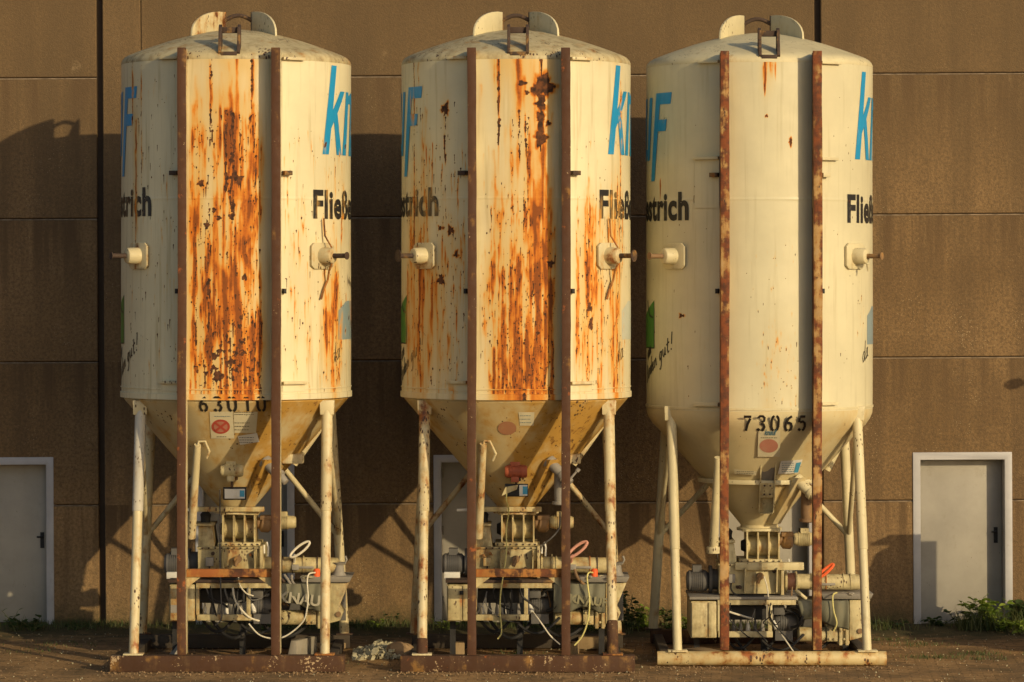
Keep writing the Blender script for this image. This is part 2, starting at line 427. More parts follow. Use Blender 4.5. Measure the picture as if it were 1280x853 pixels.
# ------------------------------------------------------------------ mesh helpers
class MB:
    def __init__(s):
        s.bm = bmesh.new()

    def face(s, pts):
        try:
            return s.bm.faces.new([s.bm.verts.new(p) for p in pts])
        except ValueError:
            return None

    def box(s, x0, x1, y0, y1, z0, z1):
        x0, x1 = min(x0, x1), max(x0, x1)
        y0, y1 = min(y0, y1), max(y0, y1)
        z0, z1 = min(z0, z1), max(z0, z1)
        v = [s.bm.verts.new((x, y, z)) for z in (z0, z1) for y in (y0, y1) for x in (x0, x1)]
        for f in ((0, 2, 3, 1), (4, 5, 7, 6), (0, 1, 5, 4), (2, 6, 7, 3), (0, 4, 6, 2), (1, 3, 7, 5)):
            s.bm.faces.new([v[i] for i in f])
        return s

    def hexa(s, b4, t4):
        """solid from four bottom and four top points (counter-clockwise from above)"""
        vb = [s.bm.verts.new(p) for p in b4]
        vt = [s.bm.verts.new(p) for p in t4]
        s.bm.faces.new(vb[::-1])
        s.bm.faces.new(vt)
        for i in range(4):
            j = (i + 1) % 4
            s.bm.faces.new((vb[i], vb[j], vt[j], vt[i]))
        return s

    def tube(s, pts, r, seg=14, cap=True):
        """round bar through points; r a number or one per point"""
        pts = [Vector(p) for p in pts]
        n = len(pts)
        rs = r if isinstance(r, (list, tuple)) else [r] * n
        rings = []
        up = None
        for i, p in enumerate(pts):
            if i == 0:
                t = pts[1] - pts[0]
            elif i == n - 1:
                t = pts[-1] - pts[-2]
            else:
                t = (pts[i + 1] - p).normalized() + (p - pts[i - 1]).normalized()
            t.normalize()
            if up is None:
                up = Vector((0, 0, 1)) if abs(t.z) < 0.9 else Vector((0, 1, 0))
            a = t.cross(up)
            a.normalize()
            up2 = a.cross(t)
            up = up2
            rings.append([s.bm.verts.new(p + (a * math.cos(2 * PI * k / seg) + up2 * math.sin(2 * PI * k / seg)) * rs[i]) for k in range(seg)])
        for i in range(n - 1):
            for k in range(seg):
                l = (k + 1) % seg
                s.bm.faces.new((rings[i][k], rings[i][l], rings[i + 1][l], rings[i + 1][k]))
        if cap:
            s.bm.faces.new(rings[0][::-1])
            s.bm.faces.new(rings[-1])
        return s

    def lathe(s, prof, seg=96, c=(0, 0), closed_ends=True):
        rings = []
        for r, z in prof:
            if r < 1e-5:
                rings.append([s.bm.verts.new((c[0], c[1], z))])
            else:
                rings.append([s.bm.verts.new((c[0] + r * math.sin(2 * PI * k / seg), c[1] - r * math.cos(2 * PI * k / seg), z)) for k in range(seg)])
        for a, b in zip(rings[:-1], rings[1:]):
            for k in range(seg):
                l = (k + 1) % seg
                if len(a) == 1 and len(b) == 1:
                    continue
                if len(a) == 1:
                    s.bm.faces.new((a[0], b[l], b[k]))
                elif len(b) == 1:
                    s.bm.faces.new((a[k], a[l], b[0]))
                else:
                    s.bm.faces.new((a[k], a[l], b[l], b[k]))
        return s

    def prism(s, poly, y0, y1):
        """polygon of (x, z) points extruded along y"""
        a = [s.bm.verts.new((x, y0, z)) for x, z in poly]
        b = [s.bm.verts.new((x, y1, z)) for x, z in poly]
        n = len(poly)
        s.bm.faces.new(a)
        s.bm.faces.new(b[::-1])
        for i in range(n):
            j = (i + 1) % n
            s.bm.faces.new((a[j], a[i], b[i], b[j]))
        return s

    def slab(s, pts, nrm, th):
        """planar polygon of 3-D points thickened along nrm"""
        nrm = Vector(nrm).normalized() * (th / 2)
        a = [s.bm.verts.new(Vector(p) - nrm) for p in pts]
        b = [s.bm.verts.new(Vector(p) + nrm) for p in pts]
        n = len(pts)
        s.bm.faces.new(a)
        s.bm.faces.new(b[::-1])
        for i in range(n):
            j = (i + 1) % n
            s.bm.faces.new((a[j], a[i], b[i], b[j]))
        return s

    def build(s, name, mat, parent=None, bevel=0.0, seg=2, flat=False):
        bm = s.bm
        bmesh.ops.recalc_face_normals(bm, faces=bm.faces[:])
        if bevel > 0:
            es = [e for e in bm.edges if len(e.link_faces) == 2 and e.calc_face_angle(0) > 0.5]
            bmesh.ops.bevel(bm, geom=es, offset=bevel, segments=seg, affect='EDGES', clamp_overlap=True, profile=0.5)
        if not flat:
            for f in bm.faces:
                f.smooth = True
            for e in bm.edges:
                if len(e.link_faces) == 2 and e.calc_face_angle(0) > 0.61:
                    e.smooth = False
        me = bpy.data.meshes.new(name)
        bm.to_mesh(me)
        bm.free()
        if isinstance(mat, (list, tuple)):
            for x in mat:
                me.materials.append(x)
        else:
            me.materials.append(mat)
        o = bpy.data.objects.new(name, me)
        COL.objects.link(o)
        if parent is not None:
            o.parent = parent
        return o


def thing(name, label, cat, loc=(0, 0, 0), group=None):
    o = bpy.data.objects.new(name, None)
    o.empty_display_size = 0.3
    COL.objects.link(o)
    o.location = loc
    tag(o, label, cat, group)
    return o


def tag(o, label=None, cat=None, group=None, kind=None):
    if label:
        o['label'] = label
    if cat:
        o['category'] = cat
    if group:
        o['group'] = group
    if kind:
        o['kind'] = kind
    return o


def recentre(o, at):
    """put a top-level mesh's origin at its base point"""
    at = Vector(at)
    o.data.transform(Matrix.Translation(-at))
    o.location = at
    return o


# ------------------------------------------------------------------ lettering helpers
def ribbon(m, pts, w, fmap, step=0.03):
    """stroke of width w along 2-D points, laid on a surface by fmap(u, v)"""
    P = [Vector(p) for p in pts]
    out = [P[0]]
    for a, b in zip(P[:-1], P[1:]):
        k = max(1, int((b - a).length / step))
        for i in range(1, k + 1):
            out.append(a + (b - a) * i / k)
    P = out
    prev = None
    for i, p in enumerate(P):
        t = (P[min(i + 1, len(P) - 1)] - P[max(i - 1, 0)])
        t.normalize()
        nrm = Vector((-t.y, t.x)) * w / 2
        cur = (m.bm.verts.new(fmap(*(p + nrm))), m.bm.verts.new(fmap(*(p - nrm))))
        if prev:
            m.bm.faces.new((prev[0], prev[1], cur[1], cur[0]))
        prev = cur


def poly_on(m, poly, fmap, step=0.04):
    """flat polygon of (u, v) points cut into a fine grid and laid on a surface"""
    bm = bmesh.new()
    bm.faces.new([bm.verts.new((u, v, 0)) for u, v in poly])
    cut_grid(bm, step)
    vs = {}
    for f in bm.faces:
        loop = []
        for v in f.verts:
            if v not in vs:
                vs[v] = m.bm.verts.new(fmap(v.co.x, v.co.y))
            loop.append(vs[v])
        m.bm.faces.new(loop)
    bm.free()


def cut_grid(bm, step):
    for ax in (0, 1):
        lo = min(v.co[ax] for v in bm.verts)
        hi = max(v.co[ax] for v in bm.verts)
        n = int((hi - lo) / step)
        for i in range(1, n + 1):
            p = lo + (hi - lo) * i / (n + 1)
            no = (1, 0, 0) if ax == 0 else (0, 1, 0)
            co = (p, 0, 0) if ax == 0 else (0, p, 0)
            bmesh.ops.bisect_plane(bm, geom=bm.verts[:] + bm.edges[:] + bm.faces[:], plane_co=co, plane_no=no)


def font_bm(text, size, bold=0.0, shear=0.0, align='LEFT', spacing=1.0):
    cu = bpy.data.curves.new('lettering_curve', 'FONT')
    cu.body = text
    cu.size = size
    cu.offset = bold
    cu.shear = shear
    cu.align_x = align
    cu.space_character = spacing
    cu.resolution_u = 4
    ob = bpy.data.objects.new('lettering_curve', cu)
    COL.objects.link(ob)
    dg = bpy.context.evaluated_depsgraph_get()
    dg.update()
    me = bpy.data.meshes.new_from_object(ob.evaluated_get(dg))
    bm = bmesh.new()
    bm.from_mesh(me)
    bpy.data.objects.remove(ob)
    bpy.data.curves.remove(cu)
    bpy.data.meshes.remove(me)
    return bm


def font_on(m, bm, fmap, step=0.05, tf=None):
    bmesh.ops.triangulate(bm, faces=bm.faces[:])
    cut_grid(bm, step)
    vs = {}
    for f in bm.faces:
        loop = []
        for v in f.verts:
            if v not in vs:
                u, w = (v.co.x, v.co.y) if tf is None else tf(v.co.x, v.co.y)
                vs[v] = m.bm.verts.new(fmap(u, w))
            loop.append(vs[v])
        try:
            m.bm.faces.new(loop)
        except ValueError:
            pass
    bm.free()


DIGITS = {
    '0': [[(.24, .98), (.12, .90), (.06, .7), (.06, .3), (.12, .10), (.24, .02)], [(.36, .02), (.48, .10), (.54, .3), (.54, .7), (.48, .90), (.36, .98)]],
    '6': [[(.50, .96), (.28, .82), (.12, .55), (.07, .30), (.12, .10), (.25, .02)], [(.35, .02), (.49, .09), (.54, .28), (.47, .47), (.32, .54), (.19, .48)]],
    '3': [[(.08, .84), (.18, .96), (.38, .97), (.51, .86), (.49, .66), (.34, .56)], [(.30, .49), (.47, .42), (.54, .26), (.46, .07), (.35, .02)], [(.23, .02), (.06, .14)]],
    '1': [[(.10, .78), (.27, .95)], [(.36, .99), (.36, .0)]],
    '7': [[(.04, .93), (.56, .93)], [(.50, .82), (.33, .45), (.24, .0)]],
    '5': [[(.52, .93), (.12, .93)], [(.10, .84), (.09, .56)], [(.16, .55), (.36, .61), (.51, .5), (.54, .27), (.46, .08), (.36, .02)], [(.23, .02), (.06, .13)]],
}
HAND = {   # free-hand letters, x-height 1
    'B': [[(.15, 0), (.25, 1.9)], [(.22, 1.8), (.6, 1.85), (.65, 1.4), (.25, 1.05), (.65, .9), (.7, .3), (.4, 0), (.1, .05)]],
    'o': [[(.4, 1), (.12, .7), (.12, .25), (.35, 0), (.6, .3), (.6, .75), (.4, 1), (.8, .95)]],
    'd': [[(.6, .9), (.3, 1), (.1, .5), (.2, .05), (.45, .15), (.65, .8)], [(.8, 1.9), (.62, .5), (.7, 0), (.9, .2)]],
    'e': [[(.12, .5), (.6, .65), (.5, 1), (.2, .85), (.1, .3), (.35, 0), (.75, .3)]],
    'n': [[(.1, .95), (.12, 0)], [(.12, .6), (.4, 1), (.55, .8), (.55, .1), (.75, .1)]],
    'g': [[(.6, .9), (.3, 1), (.1, .5), (.25, .05), (.5, .3), (.65, .95)], [(.66, 1), (.55, -.6), (.35, -1.0), (.1, -.8)]],
    'u': [[(.1, 1), (.1, .3), (.3, 0), (.55, .4), (.62, 1)], [(.62, 1), (.62, .1), (.8, .1)]],
    't': [[(.35, 1.7), (.25, .3), (.35, 0), (.6, .15)], [(.02, 1.05), (.65, 1.15)]],
    '!': [[(.35, 2.0), (.22, .65)], [(.17, .2), (.15, 0)]],
    'a': [[(.6, .9), (.3, 1), (.1, .5), (.2, .05), (.45, .15), (.65, .95)], [(.66, 1), (.62, .1), (.85, .1)]],
    'm': [[(.1, .95), (.12, 0)], [(.12, .6), (.32, 1), (.42, .8), (.42, 0)], [(.42, .6), (.62, 1), (.74, .8), (.76, .05), (.9, .1)]],
    ' ': [],
}


def handwrite(m, text, u0, z0, size, ang, w, fmap):
    ca, sa = math.cos(ang), math.sin(ang)
    x = 0
    for ch in text:
        for st in HAND[ch]:
            pts = []
            for a, b in st:
                px, pz = (x + a + b * 0.18) * size, b * size
                pts.append((u0 + px * ca - pz * sa * 0.35, z0 + px * sa + pz * ca))
            ribbon(m, pts, w, fmap, 0.02)
        x += 0.55 if ch == ' ' else (1.0 if ch == 'm' else 0.88)


LOGO = {   # heavy slab letters: list of quads; x-height .66, ascender .92
    'k': [[(0, 0), (.12, 0), (.12, .92), (0, .92)], [(.12, .27), (.17, .34), (.40, .66), (.27, .66), (.12, .46)], [(.17, .34), (.30, 0), (.43, 0), (.235, .43)]],
    'n': [[(0, 0), (.12, 0), (.12, .66), (0, .66)], [(.26, 0), (.38, 0), (.38, .58), (.33, .66), (.26, .66)], [(.12, .54), (.26, .54), (.26, .66), (.12, .62)]],
    'a': [[(.26, 0), (.38, 0), (.38, .66), (.26, .66)], [(.04, .55), (.26, .55), (.26, .66), (.04, .66)], [(0, 0), (.12, 0), (.12, .38), (0, .38)], [(.12, .28), (.26, .28), (.26, .38), (.12, .38)], [(.12, 0), (.26, 0), (.26, .10), (.12, .10)]],
    'u': [[(0, .06), (.05, 0), (.12, 0), (.12, .66), (0, .66)], [(.26, 0), (.38, 0), (.38, .66), (.26, .66)], [(.12, 0), (.26, .06), (.26, .12), (.12, .12)]],
    'f': [[(.04, -.22), (.16, -.22), (.16, .70), (.04, .70)], [(.16, .58), (.40, .58), (.40, .70), (.16, .70)], [(.16, .30), (.35, .30), (.35, .42), (.16, .42)]],
}


def logo_word(m, text, u0, z0, k, fmap, kx=.84):
    x = 0
    for ch in text:
        for poly in LOGO[ch]:
            poly_on(m, [(u0 + (x + a) * k * kx + 0.15 * (b / .92) * k, z0 + b * k) for a, b in poly], fmap, 0.05)
        x += 0.46


# ------------------------------------------------------------------ rust fields on the shell
NU, NZ = 621, 400
U_MAX = math.radians(110) * R
US = np.linspace(-U_MAX, U_MAX, NU)


class Rust:
    def __init__(s, z0, z1, uz):
        s.z = np.linspace(z0, z1, NZ)
        s.W = np.zeros((NZ, NU))
        s.D = np.zeros((NZ, NU))
        s.S = np.zeros((NZ, NU))
        s.uz = uz
        s.du = US[1] - US[0]
        s.dz = s.z[1] - s.z[0]

    def drip(s, u, z, w, ln, a, chip=0.0, cd=1.0):
        k = 3.2 * w + 0.03
        i0, i1 = np.searchsorted(US, (u - k, u + k))
        j0, j1 = np.searchsorted(s.z, (z - ln, z + 0.05))
        if i1 <= i0 or j1 <= j0:
            return
        uu = US[i0:i1][None, :]
        zz = s.z[j0:j1][:, None]
        t = (z - zz) / ln
        wob = 0.25 * w * np.sin(zz * 23 + u * 40)
        ww = w * (1.0 - 0.45 * np.clip(t, 0, 1))
        g = np.exp(-((uu - u - wob) / ww) ** 2)
        fade = np.where(t < 0, np.exp(-(t * ln / 0.03) ** 2), np.clip(1 - t, 0, 1) ** 0.9)
        q = a * g * fade
        s.W[j0:j1, i0:i1] = 1 - (1 - s.W[j0:j1, i0:i1]) * (1 - np.clip(q, 0, 1))
        if chip > 0:
            tail = chip * (rng.uniform(2, 5) if rng.random() < .6 else rng.uniform(6, 16))
            tt = (z - zz)
            shape = np.where(tt < 0, np.exp(-(tt / chip) ** 2), np.exp(-(tt / tail) ** 2)) * np.exp(-((uu - u) / (chip * np.where(tt > chip, 0.50, 1.0))) ** 2)
            s.D[j0:j1, i0:i1] = np.maximum(s.D[j0:j1, i0:i1], np.clip(cd * shape * 1.25, 0, 1))

    def zone(s, px0, px1, py0, py1, n, ln=(.08, .3), w=(.006, .014), a=(.3, .8), chip=(.005, .012), pc=0.8, power=1.0):
        for _ in range(n):
            px = rng.uniform(px0, px1)
            py = py0 + (py1 - py0) * rng.uniform(0, 1) ** power
            u, z = s.uz(px, py)
            c = .8 * (chip[0] + (chip[1] * 1.2 - chip[0]) * rng.random() ** 2.6) if rng.random() < pc else 0
            s.drip(u, z, rng.uniform(*w) * .9, rng.uniform(*ln), rng.uniform(*a) * .62, c)

    def streak(s, px, py0, py1, wpx, a, dark=0.0, n=5):
        """bundle of long runs from py0 to py1 around px"""
        for _ in range(n):
            u, z = s.uz(px + rng.normal(0, wpx * 0.4), py0 + rng.uniform(0, 0.45 if rng.random() < .7 else .12) * (py1 - py0))
            u2, z2 = s.uz(px, py1 - rng.uniform(0, 0.3) * (py1 - py0))
            s.drip(u, z, max(0.006, wpx * 0.0026), max(.05, z - z2), a * .62, 0)
        if dark:
            y = py0
            while y < py1:
                u, z = s.uz(px + rng.normal(0, wpx * 0.15), y)
                s.drip(u, z, 0.008, 0.12, 0.5, dark * rng.choice((.45, .6, .8, 1.0, 1.35)))
                y += rng.uniform(1.2, 4) if rng.random() < .75 else rng.uniform(5, 13)

    def cloud(s, px, py, rx, ry, a):
        u, z = s.uz(px, py)
        rx, ry = rx * 0.0083, ry * 0.0083
        g = np.exp(-((US[None, :] - u) / rx) ** 2 - ((s.z[:, None] - z) / ry) ** 2)
        s.W = 1 - (1 - s.W) * (1 - np.clip(a * .62 * g, 0, 1))

    def blob(s, px, py, rpx, ry=None):
        u, z = s.uz(px, py)
        r = rpx * 0.0083
        ry = r if ry is None else ry * 0.0083
        ang = np.arctan2(s.z[:, None] - z, US[None, :] - u)
        ph = rng.uniform(0, 6, 3)
        rr = 1 + .22 * np.sin(3 * ang + ph[0]) + .15 * np.sin(5 * ang + ph[1]) + .1 * np.sin(9 * ang + ph[2])
        d = np.sqrt(((US[None, :] - u) / r) ** 2 + ((s.z[:, None] - z) / ry) ** 2) / rr
        s.D = np.maximum(s.D, np.clip(1.25 - 0.75 * d ** 2, 0, 1) * (d < 1.3))
        s.W = np.maximum(s.W, 0.9 * np.exp(-(d / 1.35) ** 4))

    def finish(s):
        def field(su, sz):
            n = rng.normal(size=(NZ, NU))
            fu = np.fft.fftfreq(NU, s.du)[None, :]
            fz = np.fft.fftfreq(NZ, s.dz)[:, None]
            k = np.exp(-2 * (PI * su * fu) ** 2 - 2 * (PI * sz * fz) ** 2)
            n = np.real(np.fft.ifft2(np.fft.fft2(n) * k))
            return n / n.std()
        a = field(.010, .30)
        b = field(.03, .10)
        c = field(.006, .05)
        s.W = np.clip(s.W * np.clip(1 + .34 * a + .26 * b + .10 * c, .15, 1.9), 0, 1)
        s.D = np.clip(s.D * (1 + .25 * c), 0, 1)
        fu = np.fft.fftfreq(NU, s.du)[None, :]
        fz = np.fft.fftfreq(NZ, s.dz)[:, None]
        k = np.exp(-2 * (PI * .045 * fu) ** 2 - 2 * (PI * .16 * fz) ** 2)
        s.S = np.clip(np.real(np.fft.ifft2(np.fft.fft2(s.W) * k)), 0, 1)

    def sample(s, u, z):
        i = np.clip(np.round((np.asarray(u) + U_MAX) / s.du).astype(int), 0, NU - 1)
        j = np.clip(np.round((np.asarray(z) - s.z[0]) / s.dz).astype(int), 0, NZ - 1)
        inside = (np.abs(u) < U_MAX) & (z > s.z[0]) & (z < s.z[-1])
        return s.W[j, i] * inside, s.D[j, i] * inside, s.S[j, i] * inside

    def paint(s, o):
        """write the fields onto any mesh lying on the shell (silo-local coordinates)"""
        me = o.data
        n = len(me.vertices)
        co = np.empty(n * 3, np.float32)
        me.vertices.foreach_get('co', co)
        co = co.reshape(-1, 3)
        u = np.arctan2(co[:, 0], -co[:, 1]) * R
        w, d, st = s.sample(u, co[:, 2])
        for nm, a in (('wash', w), ('dark', d), ('stain', st)):
            at = me.attributes.new(nm, 'FLOAT', 'POINT')
            at.data.foreach_set('value', a.astype(np.float32))
        return o


def shell_mesh(name, rust, mat, parent):
    """fine front sheet with the rust fields, coarser round the back: one welded cylinder"""
    back = np.linspace(U_MAX, 2 * PI * R - U_MAX, 29)[1:-1]
    u = np.concatenate([US, back])
    n = len(u)
    th = u / R
    z = rust.z
    X = np.tile(np.sin(th) * R, (NZ, 1))
    Y = np.tile(-np.cos(th) * R, (NZ, 1))
    Z = np.tile(z[:, None], (1, n))
    # faint sheet-metal unevenness and weld seam
    seam = 0.004 * np.exp(-((Z - 4.79) / 0.010) ** 2)
    k = 1 + (seam + 0.0025 * np.sin(Z * 2.1 + X * 3.0) * np.sin(X * 2.7 + 1.0)) / R
    X, Y = X * k, Y * k
    co = np.stack([X, Y, Z], -1).reshape(-1, 3).astype(np.float32)
    i = np.arange(n)
    j = (i + 1) % n
    rows = np.arange(NZ - 1)[:, None] * n
    quads = np.stack([rows + i, rows + j, rows + n + j, rows + n + i], -1).reshape(-1, 4)
    me = bpy.data.meshes.new(name)
    me.vertices.add(len(co))
    me.vertices.foreach_set('co', co.ravel())
    nf = len(quads)
    me.loops.add(nf * 4)
    me.loops.foreach_set('vertex_index', quads.ravel().astype(np.int32))
    me.polygons.add(nf)
    me.polygons.foreach_set('loop_start', (np.arange(nf) * 4).astype(np.int32))
    me.polygons.foreach_set('loop_total', np.full(nf, 4, np.int32))
    me.polygons.foreach_set('use_smooth', np.ones(nf, bool))
    me.update(calc_edges=True)
    me.materials.append(mat)
    o = bpy.data.objects.new(name, me)
    COL.objects.link(o)
    o.parent = parent
    Wf = np.zeros((NZ, n), np.float32)
    Df = np.zeros((NZ, n), np.float32)
    Wf[:, :NU] = rust.W
    Df[:, :NU] = rust.D
    Sf = np.zeros((NZ, n), np.float32)
    Sf[:, :NU] = rust.S
    for nm, a in (('wash', Wf), ('dark', Df), ('stain', Sf)):
        at = me.attributes.new(nm, 'FLOAT', 'POINT')
        at.data.foreach_set('value', a.ravel())
    return o


def cyl_map(off=0.004):
    def f(u, z):
        t = u / R
        r = R + off
        return (r * math.sin(t), -r * math.cos(t), z)
    return f


# ------------------------------------------------------------------ the silo
def make_silo(num, cx, y0, label):
    D0 = CAM_D + y0
    cxw = (cx - 640) * D0 / F
    root = thing('silo', label, 'silo', (cxw, y0, 0), 'plaster silos standing along the wall')

    def L(px, py, y):
        d = D0 + y
        return Vector(((px - 640) * d / F - cxw, y, CAM_H - (py - HOR) * d / F))

    def uz(px, py):
        p = L(px, py, -1.05)
        return R * math.asin(max(-0.999, min(0.999, p.x / R))), p.z

    third = num == 3
    paint = M[{1: 'cream1', 2: 'cream2', 3: 'cream3'}[num]]
    zb = 2.60 if third else 2.74
    zt = 6.20

    # ---- rust
    ru = Rust(zb, zt, uz)
    if num == 1:
        ru.cloud(283, 330, 50, 190, .34); ru.cloud(283, 150, 40, 80, .18); ru.cloud(380, 400, 30, 90, .14)
        ru.zone(238, 328, 90, 470, 110, ln=(.3, .9), w=(.010, .03), a=(.2, .5), pc=0)
        ru.zone(402, 436, 330, 470, 30, ln=(.2, .5), w=(.010, .03), a=(.25, .6), pc=0)
        ru.cloud(283, 300, 34, 90, .30); ru.cloud(285, 440, 38, 60, .55); ru.cloud(296, 190, 22, 50, .45)
        ru.cloud(415, 410, 12, 80, .35); ru.cloud(246, 330, 8, 130, .35)
        for x, a0, a1, w, a, dk in ((265, 72, 180, 5, .6, .011), (289, 58, 200, 7, .55, 0), (297, 62, 150, 5, .5, 0), (316, 72, 150, 5, .6, .010),
                                    (284, 140, 240, 8, .75, .012), (292, 140, 260, 8, .8, .016), (302, 145, 230, 6, .7, .011), (320, 145, 300, 8, .7, .005),
                                    (312, 180, 320, 8, .6, 0), (246, 280, 480, 6, .6, .006), (262, 255, 330, 6, .6, .008), (262, 350, 410, 5, .6, .014),
                                    (278, 300, 430, 12, .7, 0), (300, 260, 480, 14, .6, 0), (418, 340, 480, 6, .7, .006), (405, 395, 480, 6, .5, 0), (424, 200, 300, 4, .6, .005),
                                    (412, 75, 110, 4, .3, 0), (160, 70, 150, 3, .4, .005), (165, 150, 320, 2, .3, .004), (173, 80, 230, 2, .25, .004)):
            ru.streak(x, a0, a1, w, a, dk)
        ru.zone(238, 328, 130, 250, 110, a=(.25, .6), pc=.6)
        ru.zone(238, 328, 150, 490, 620, ln=(.08, .4), w=(.006, .012), a=(.3, .75), chip=(.003, .008), pc=.75)
        ru.zone(238, 328, 240, 490, 260, ln=(.1, .45), w=(.007, .018), a=(.25, .65), chip=(.004, .012), pc=.6)
        ru.zone(250, 328, 380, 492, 420, ln=(.06, .3), w=(.006, .013), a=(.4, .85), chip=(.003, .009), pc=.75)
        ru.zone(255, 328, 400, 492, 190, ln=(.06, .35), w=(.01, .024), a=(.4, .85), chip=(.005, .015), pc=.55)
        ru.zone(355, 436, 150, 490, 170, ln=(.08, .4), w=(.005, .011), a=(.25, .6), chip=(.002, .007), pc=.75)
        ru.zone(355, 405, 230, 490, 90, ln=(.08, .4), a=(.2, .5), chip=(.004, .009))
        ru.zone(400, 436, 80, 300, 40, ln=(.15, .6), w=(.008, .02), a=(.2, .5), chip=(.003, .008))
        ru.zone(156, 176, 70, 480, 60, ln=(.15, .6), w=(.008, .02), a=(.15, .45), chip=(.003, .009))
        ru.cloud(412, 420, 16, 80, .3)
        ru.zone(402, 436, 340, 490, 130, a=(.3, .6), chip=(.004, .010))
        ru.zone(355, 432, 170, 300, 45, a=(.15, .5), chip=(.003, .009))
        ru.zone(156, 222, 90, 490, 150, ln=(.08, .4), w=(.005, .010), a=(.2, .5), chip=(.002, .006), pc=.7)
        ru.zone(160, 222, 110, 490, 120, ln=(.06, .3), a=(.12, .35), chip=(.003, .009))
        for _ in range(44):
            ru.blob(rng.normal(282, 15), rng.normal(450, 17), rng.uniform(.9, 3.2))
        for x, y, r in ((275, 470, 6), (270, 445, 4), (291, 452, 4), (308, 474, 3), (295, 290, 0.1), (291, 271, 4), (260, 282, 4), (307, 347, 3.5),
                        (300, 225, 5), (252, 230, 4), (272, 65, 4.5), (309, 65, 5), (275, 273, 3), (269, 263, 3)):
            ru.blob(x, y, r)
    elif num == 2:
        ru.cloud(655, 400, 42, 120, .30); ru.cloud(655, 150, 40, 110, .2); ru.cloud(745, 390, 36, 110, .2); ru.cloud(530, 380, 30, 110, .16)
        ru.zone(600, 692, 70, 460, 100, ln=(.3, .9), w=(.010, .03), a=(.2, .5), pc=0)
        ru.zone(720, 784, 230, 460, 60, ln=(.3, .8), w=(.010, .03), a=(.2, .55), pc=0)
        ru.zone(508, 560, 230, 460, 40, ln=(.3, .8), w=(.010, .03), a=(.15, .4), pc=0)
        ru.cloud(660, 440, 30, 55, .55); ru.cloud(676, 290, 16, 110, .5); ru.cloud(655, 90, 16, 40, .35); ru.cloud(770, 380, 10, 120, .4)
        ru.cloud(735, 420, 14, 70, .22); ru.cloud(520, 350, 16, 120, .18)
        for x, a0, a1, w, a, dk in ((623, 70, 180, 4, .65, .012), (623, 180, 380, 6, .45, 0), (650, 58, 190, 7, .55, 0), (660, 140, 250, 5, .6, .006),
                                    (649, 140, 200, 3, .6, .014), (657, 145, 190, 3, .6, .010), (640, 140, 260, 5, .5, .006), (676, 62, 180, 3, .7, .016), (681, 180, 480, 9, .8, 0), (672, 260, 490, 9, .65, 0),
                                    (666, 330, 490, 9, .6, .005), (648, 380, 490, 9, .55, .004), (655, 240, 300, 4, .4, .006), (774, 220, 480, 5, .75, .006), (778, 100, 300, 3, .5, .006),
                                    (735, 300, 480, 5, .55, .007), (743, 390, 480, 5, .6, 0), (522, 70, 110, 3, .4, .005), (556, 130, 200, 4, .4, .010), (524, 290, 480, 4, .4, .005), (516, 70, 330, 2, .3, .006)):
            ru.streak(x, a0, a1, w, a, dk)
        ru.zone(600, 690, 220, 490, 210, a=(.25, .6), chip=(.004, .009))
        ru.zone(610, 694, 260, 492, 470, ln=(.08, .4), w=(.006, .012), a=(.3, .75), chip=(.003, .008), pc=.75)
        ru.zone(625, 692, 330, 492, 200, ln=(.08, .4), w=(.007, .018), a=(.3, .7), chip=(.004, .011), pc=.6)
        ru.zone(615, 692, 410, 492, 150, ln=(.08, .3), w=(.006, .016), a=(.4, .8), chip=(.004, .011))
        ru.zone(720, 786, 240, 490, 330, ln=(.08, .4), w=(.006, .012), a=(.25, .7), chip=(.003, .008), pc=.75)
        ru.zone(720, 782, 260, 490, 180, ln=(.08, .4), a=(.25, .6), chip=(.004, .010), pc=.7)
        ru.cloud(770, 330, 14, 140, .3)
        ru.zone(720, 782, 170, 280, 40, a=(.15, .5), chip=(.003, .008))
        ru.zone(504, 582, 180, 490, 330, ln=(.08, .45), w=(.006, .012), a=(.25, .6), chip=(.003, .008), pc=.75)
        ru.zone(506, 580, 270, 490, 160, ln=(.08, .4), a=(.2, .5), chip=(.004, .011))
        ru.zone(506, 540, 100, 480, 90, ln=(.2, .7), w=(.010, .026), a=(.2, .55), chip=(.003, .009))
        ru.cloud(515, 380, 22, 120, .3); ru.cloud(545, 400, 22, 90, .25)
        ru.zone(508, 580, 120, 300, 60, a=(.12, .35), chip=(.004, .010))
        for x, y, r, ry in ((680, 108, 11, 12), (671, 113, 6, 7), (676, 130, 5, 10), (676, 150, 4, 16), (676, 174, 7, 8), (685, 155, 3, 3), (652, 105, 5, 3), (659, 117, 3, 3),
                            (630, 62, 4, 4), (670, 61, 4, 4), (556, 136, 5, 6), (550, 285, 4, 3), (563, 288, 4, 5), (551, 350, 5, 6), (737, 385, 4, 6), (739, 405, 3, 8), (688, 330, 4, 4), (570, 318, 3, 4)):
            ru.blob(x, y, r, ry)
    else:
        ru.cloud(961, 72, 9, 20, .5); ru.cloud(975, 450, 22, 70, .12)
        for x, a0, a1, w, a, dk in ((955, 64, 120, 3, .5, .004), (961, 64, 112, 5, .55, 0), (968, 64, 115, 3, .5, 0), (828, 225, 240, 1.5, .4, .006)):
            ru.streak(x, a0, a1, w, a, dk)
        ru.zone(930, 995, 300, 500, 70, ln=(.02, .1), a=(.12, .4), chip=(.0025, .0048))
        ru.zone(950, 998, 400, 510, 75, ln=(.02, .10), a=(.15, .45), chip=(.0025, .0052))
        ru.zone(1030, 1080, 120, 500, 40, ln=(.02, .1), a=(.1, .35), chip=(.003, .006))
        ru.zone(815, 890, 120, 500, 60, ln=(.02, .1), a=(.1, .3), chip=(.003, .006))
        ru.zone(1074, 1086, 370, 420, 22, ln=(.05, .15), a=(.3, .6), chip=(.003, .008))
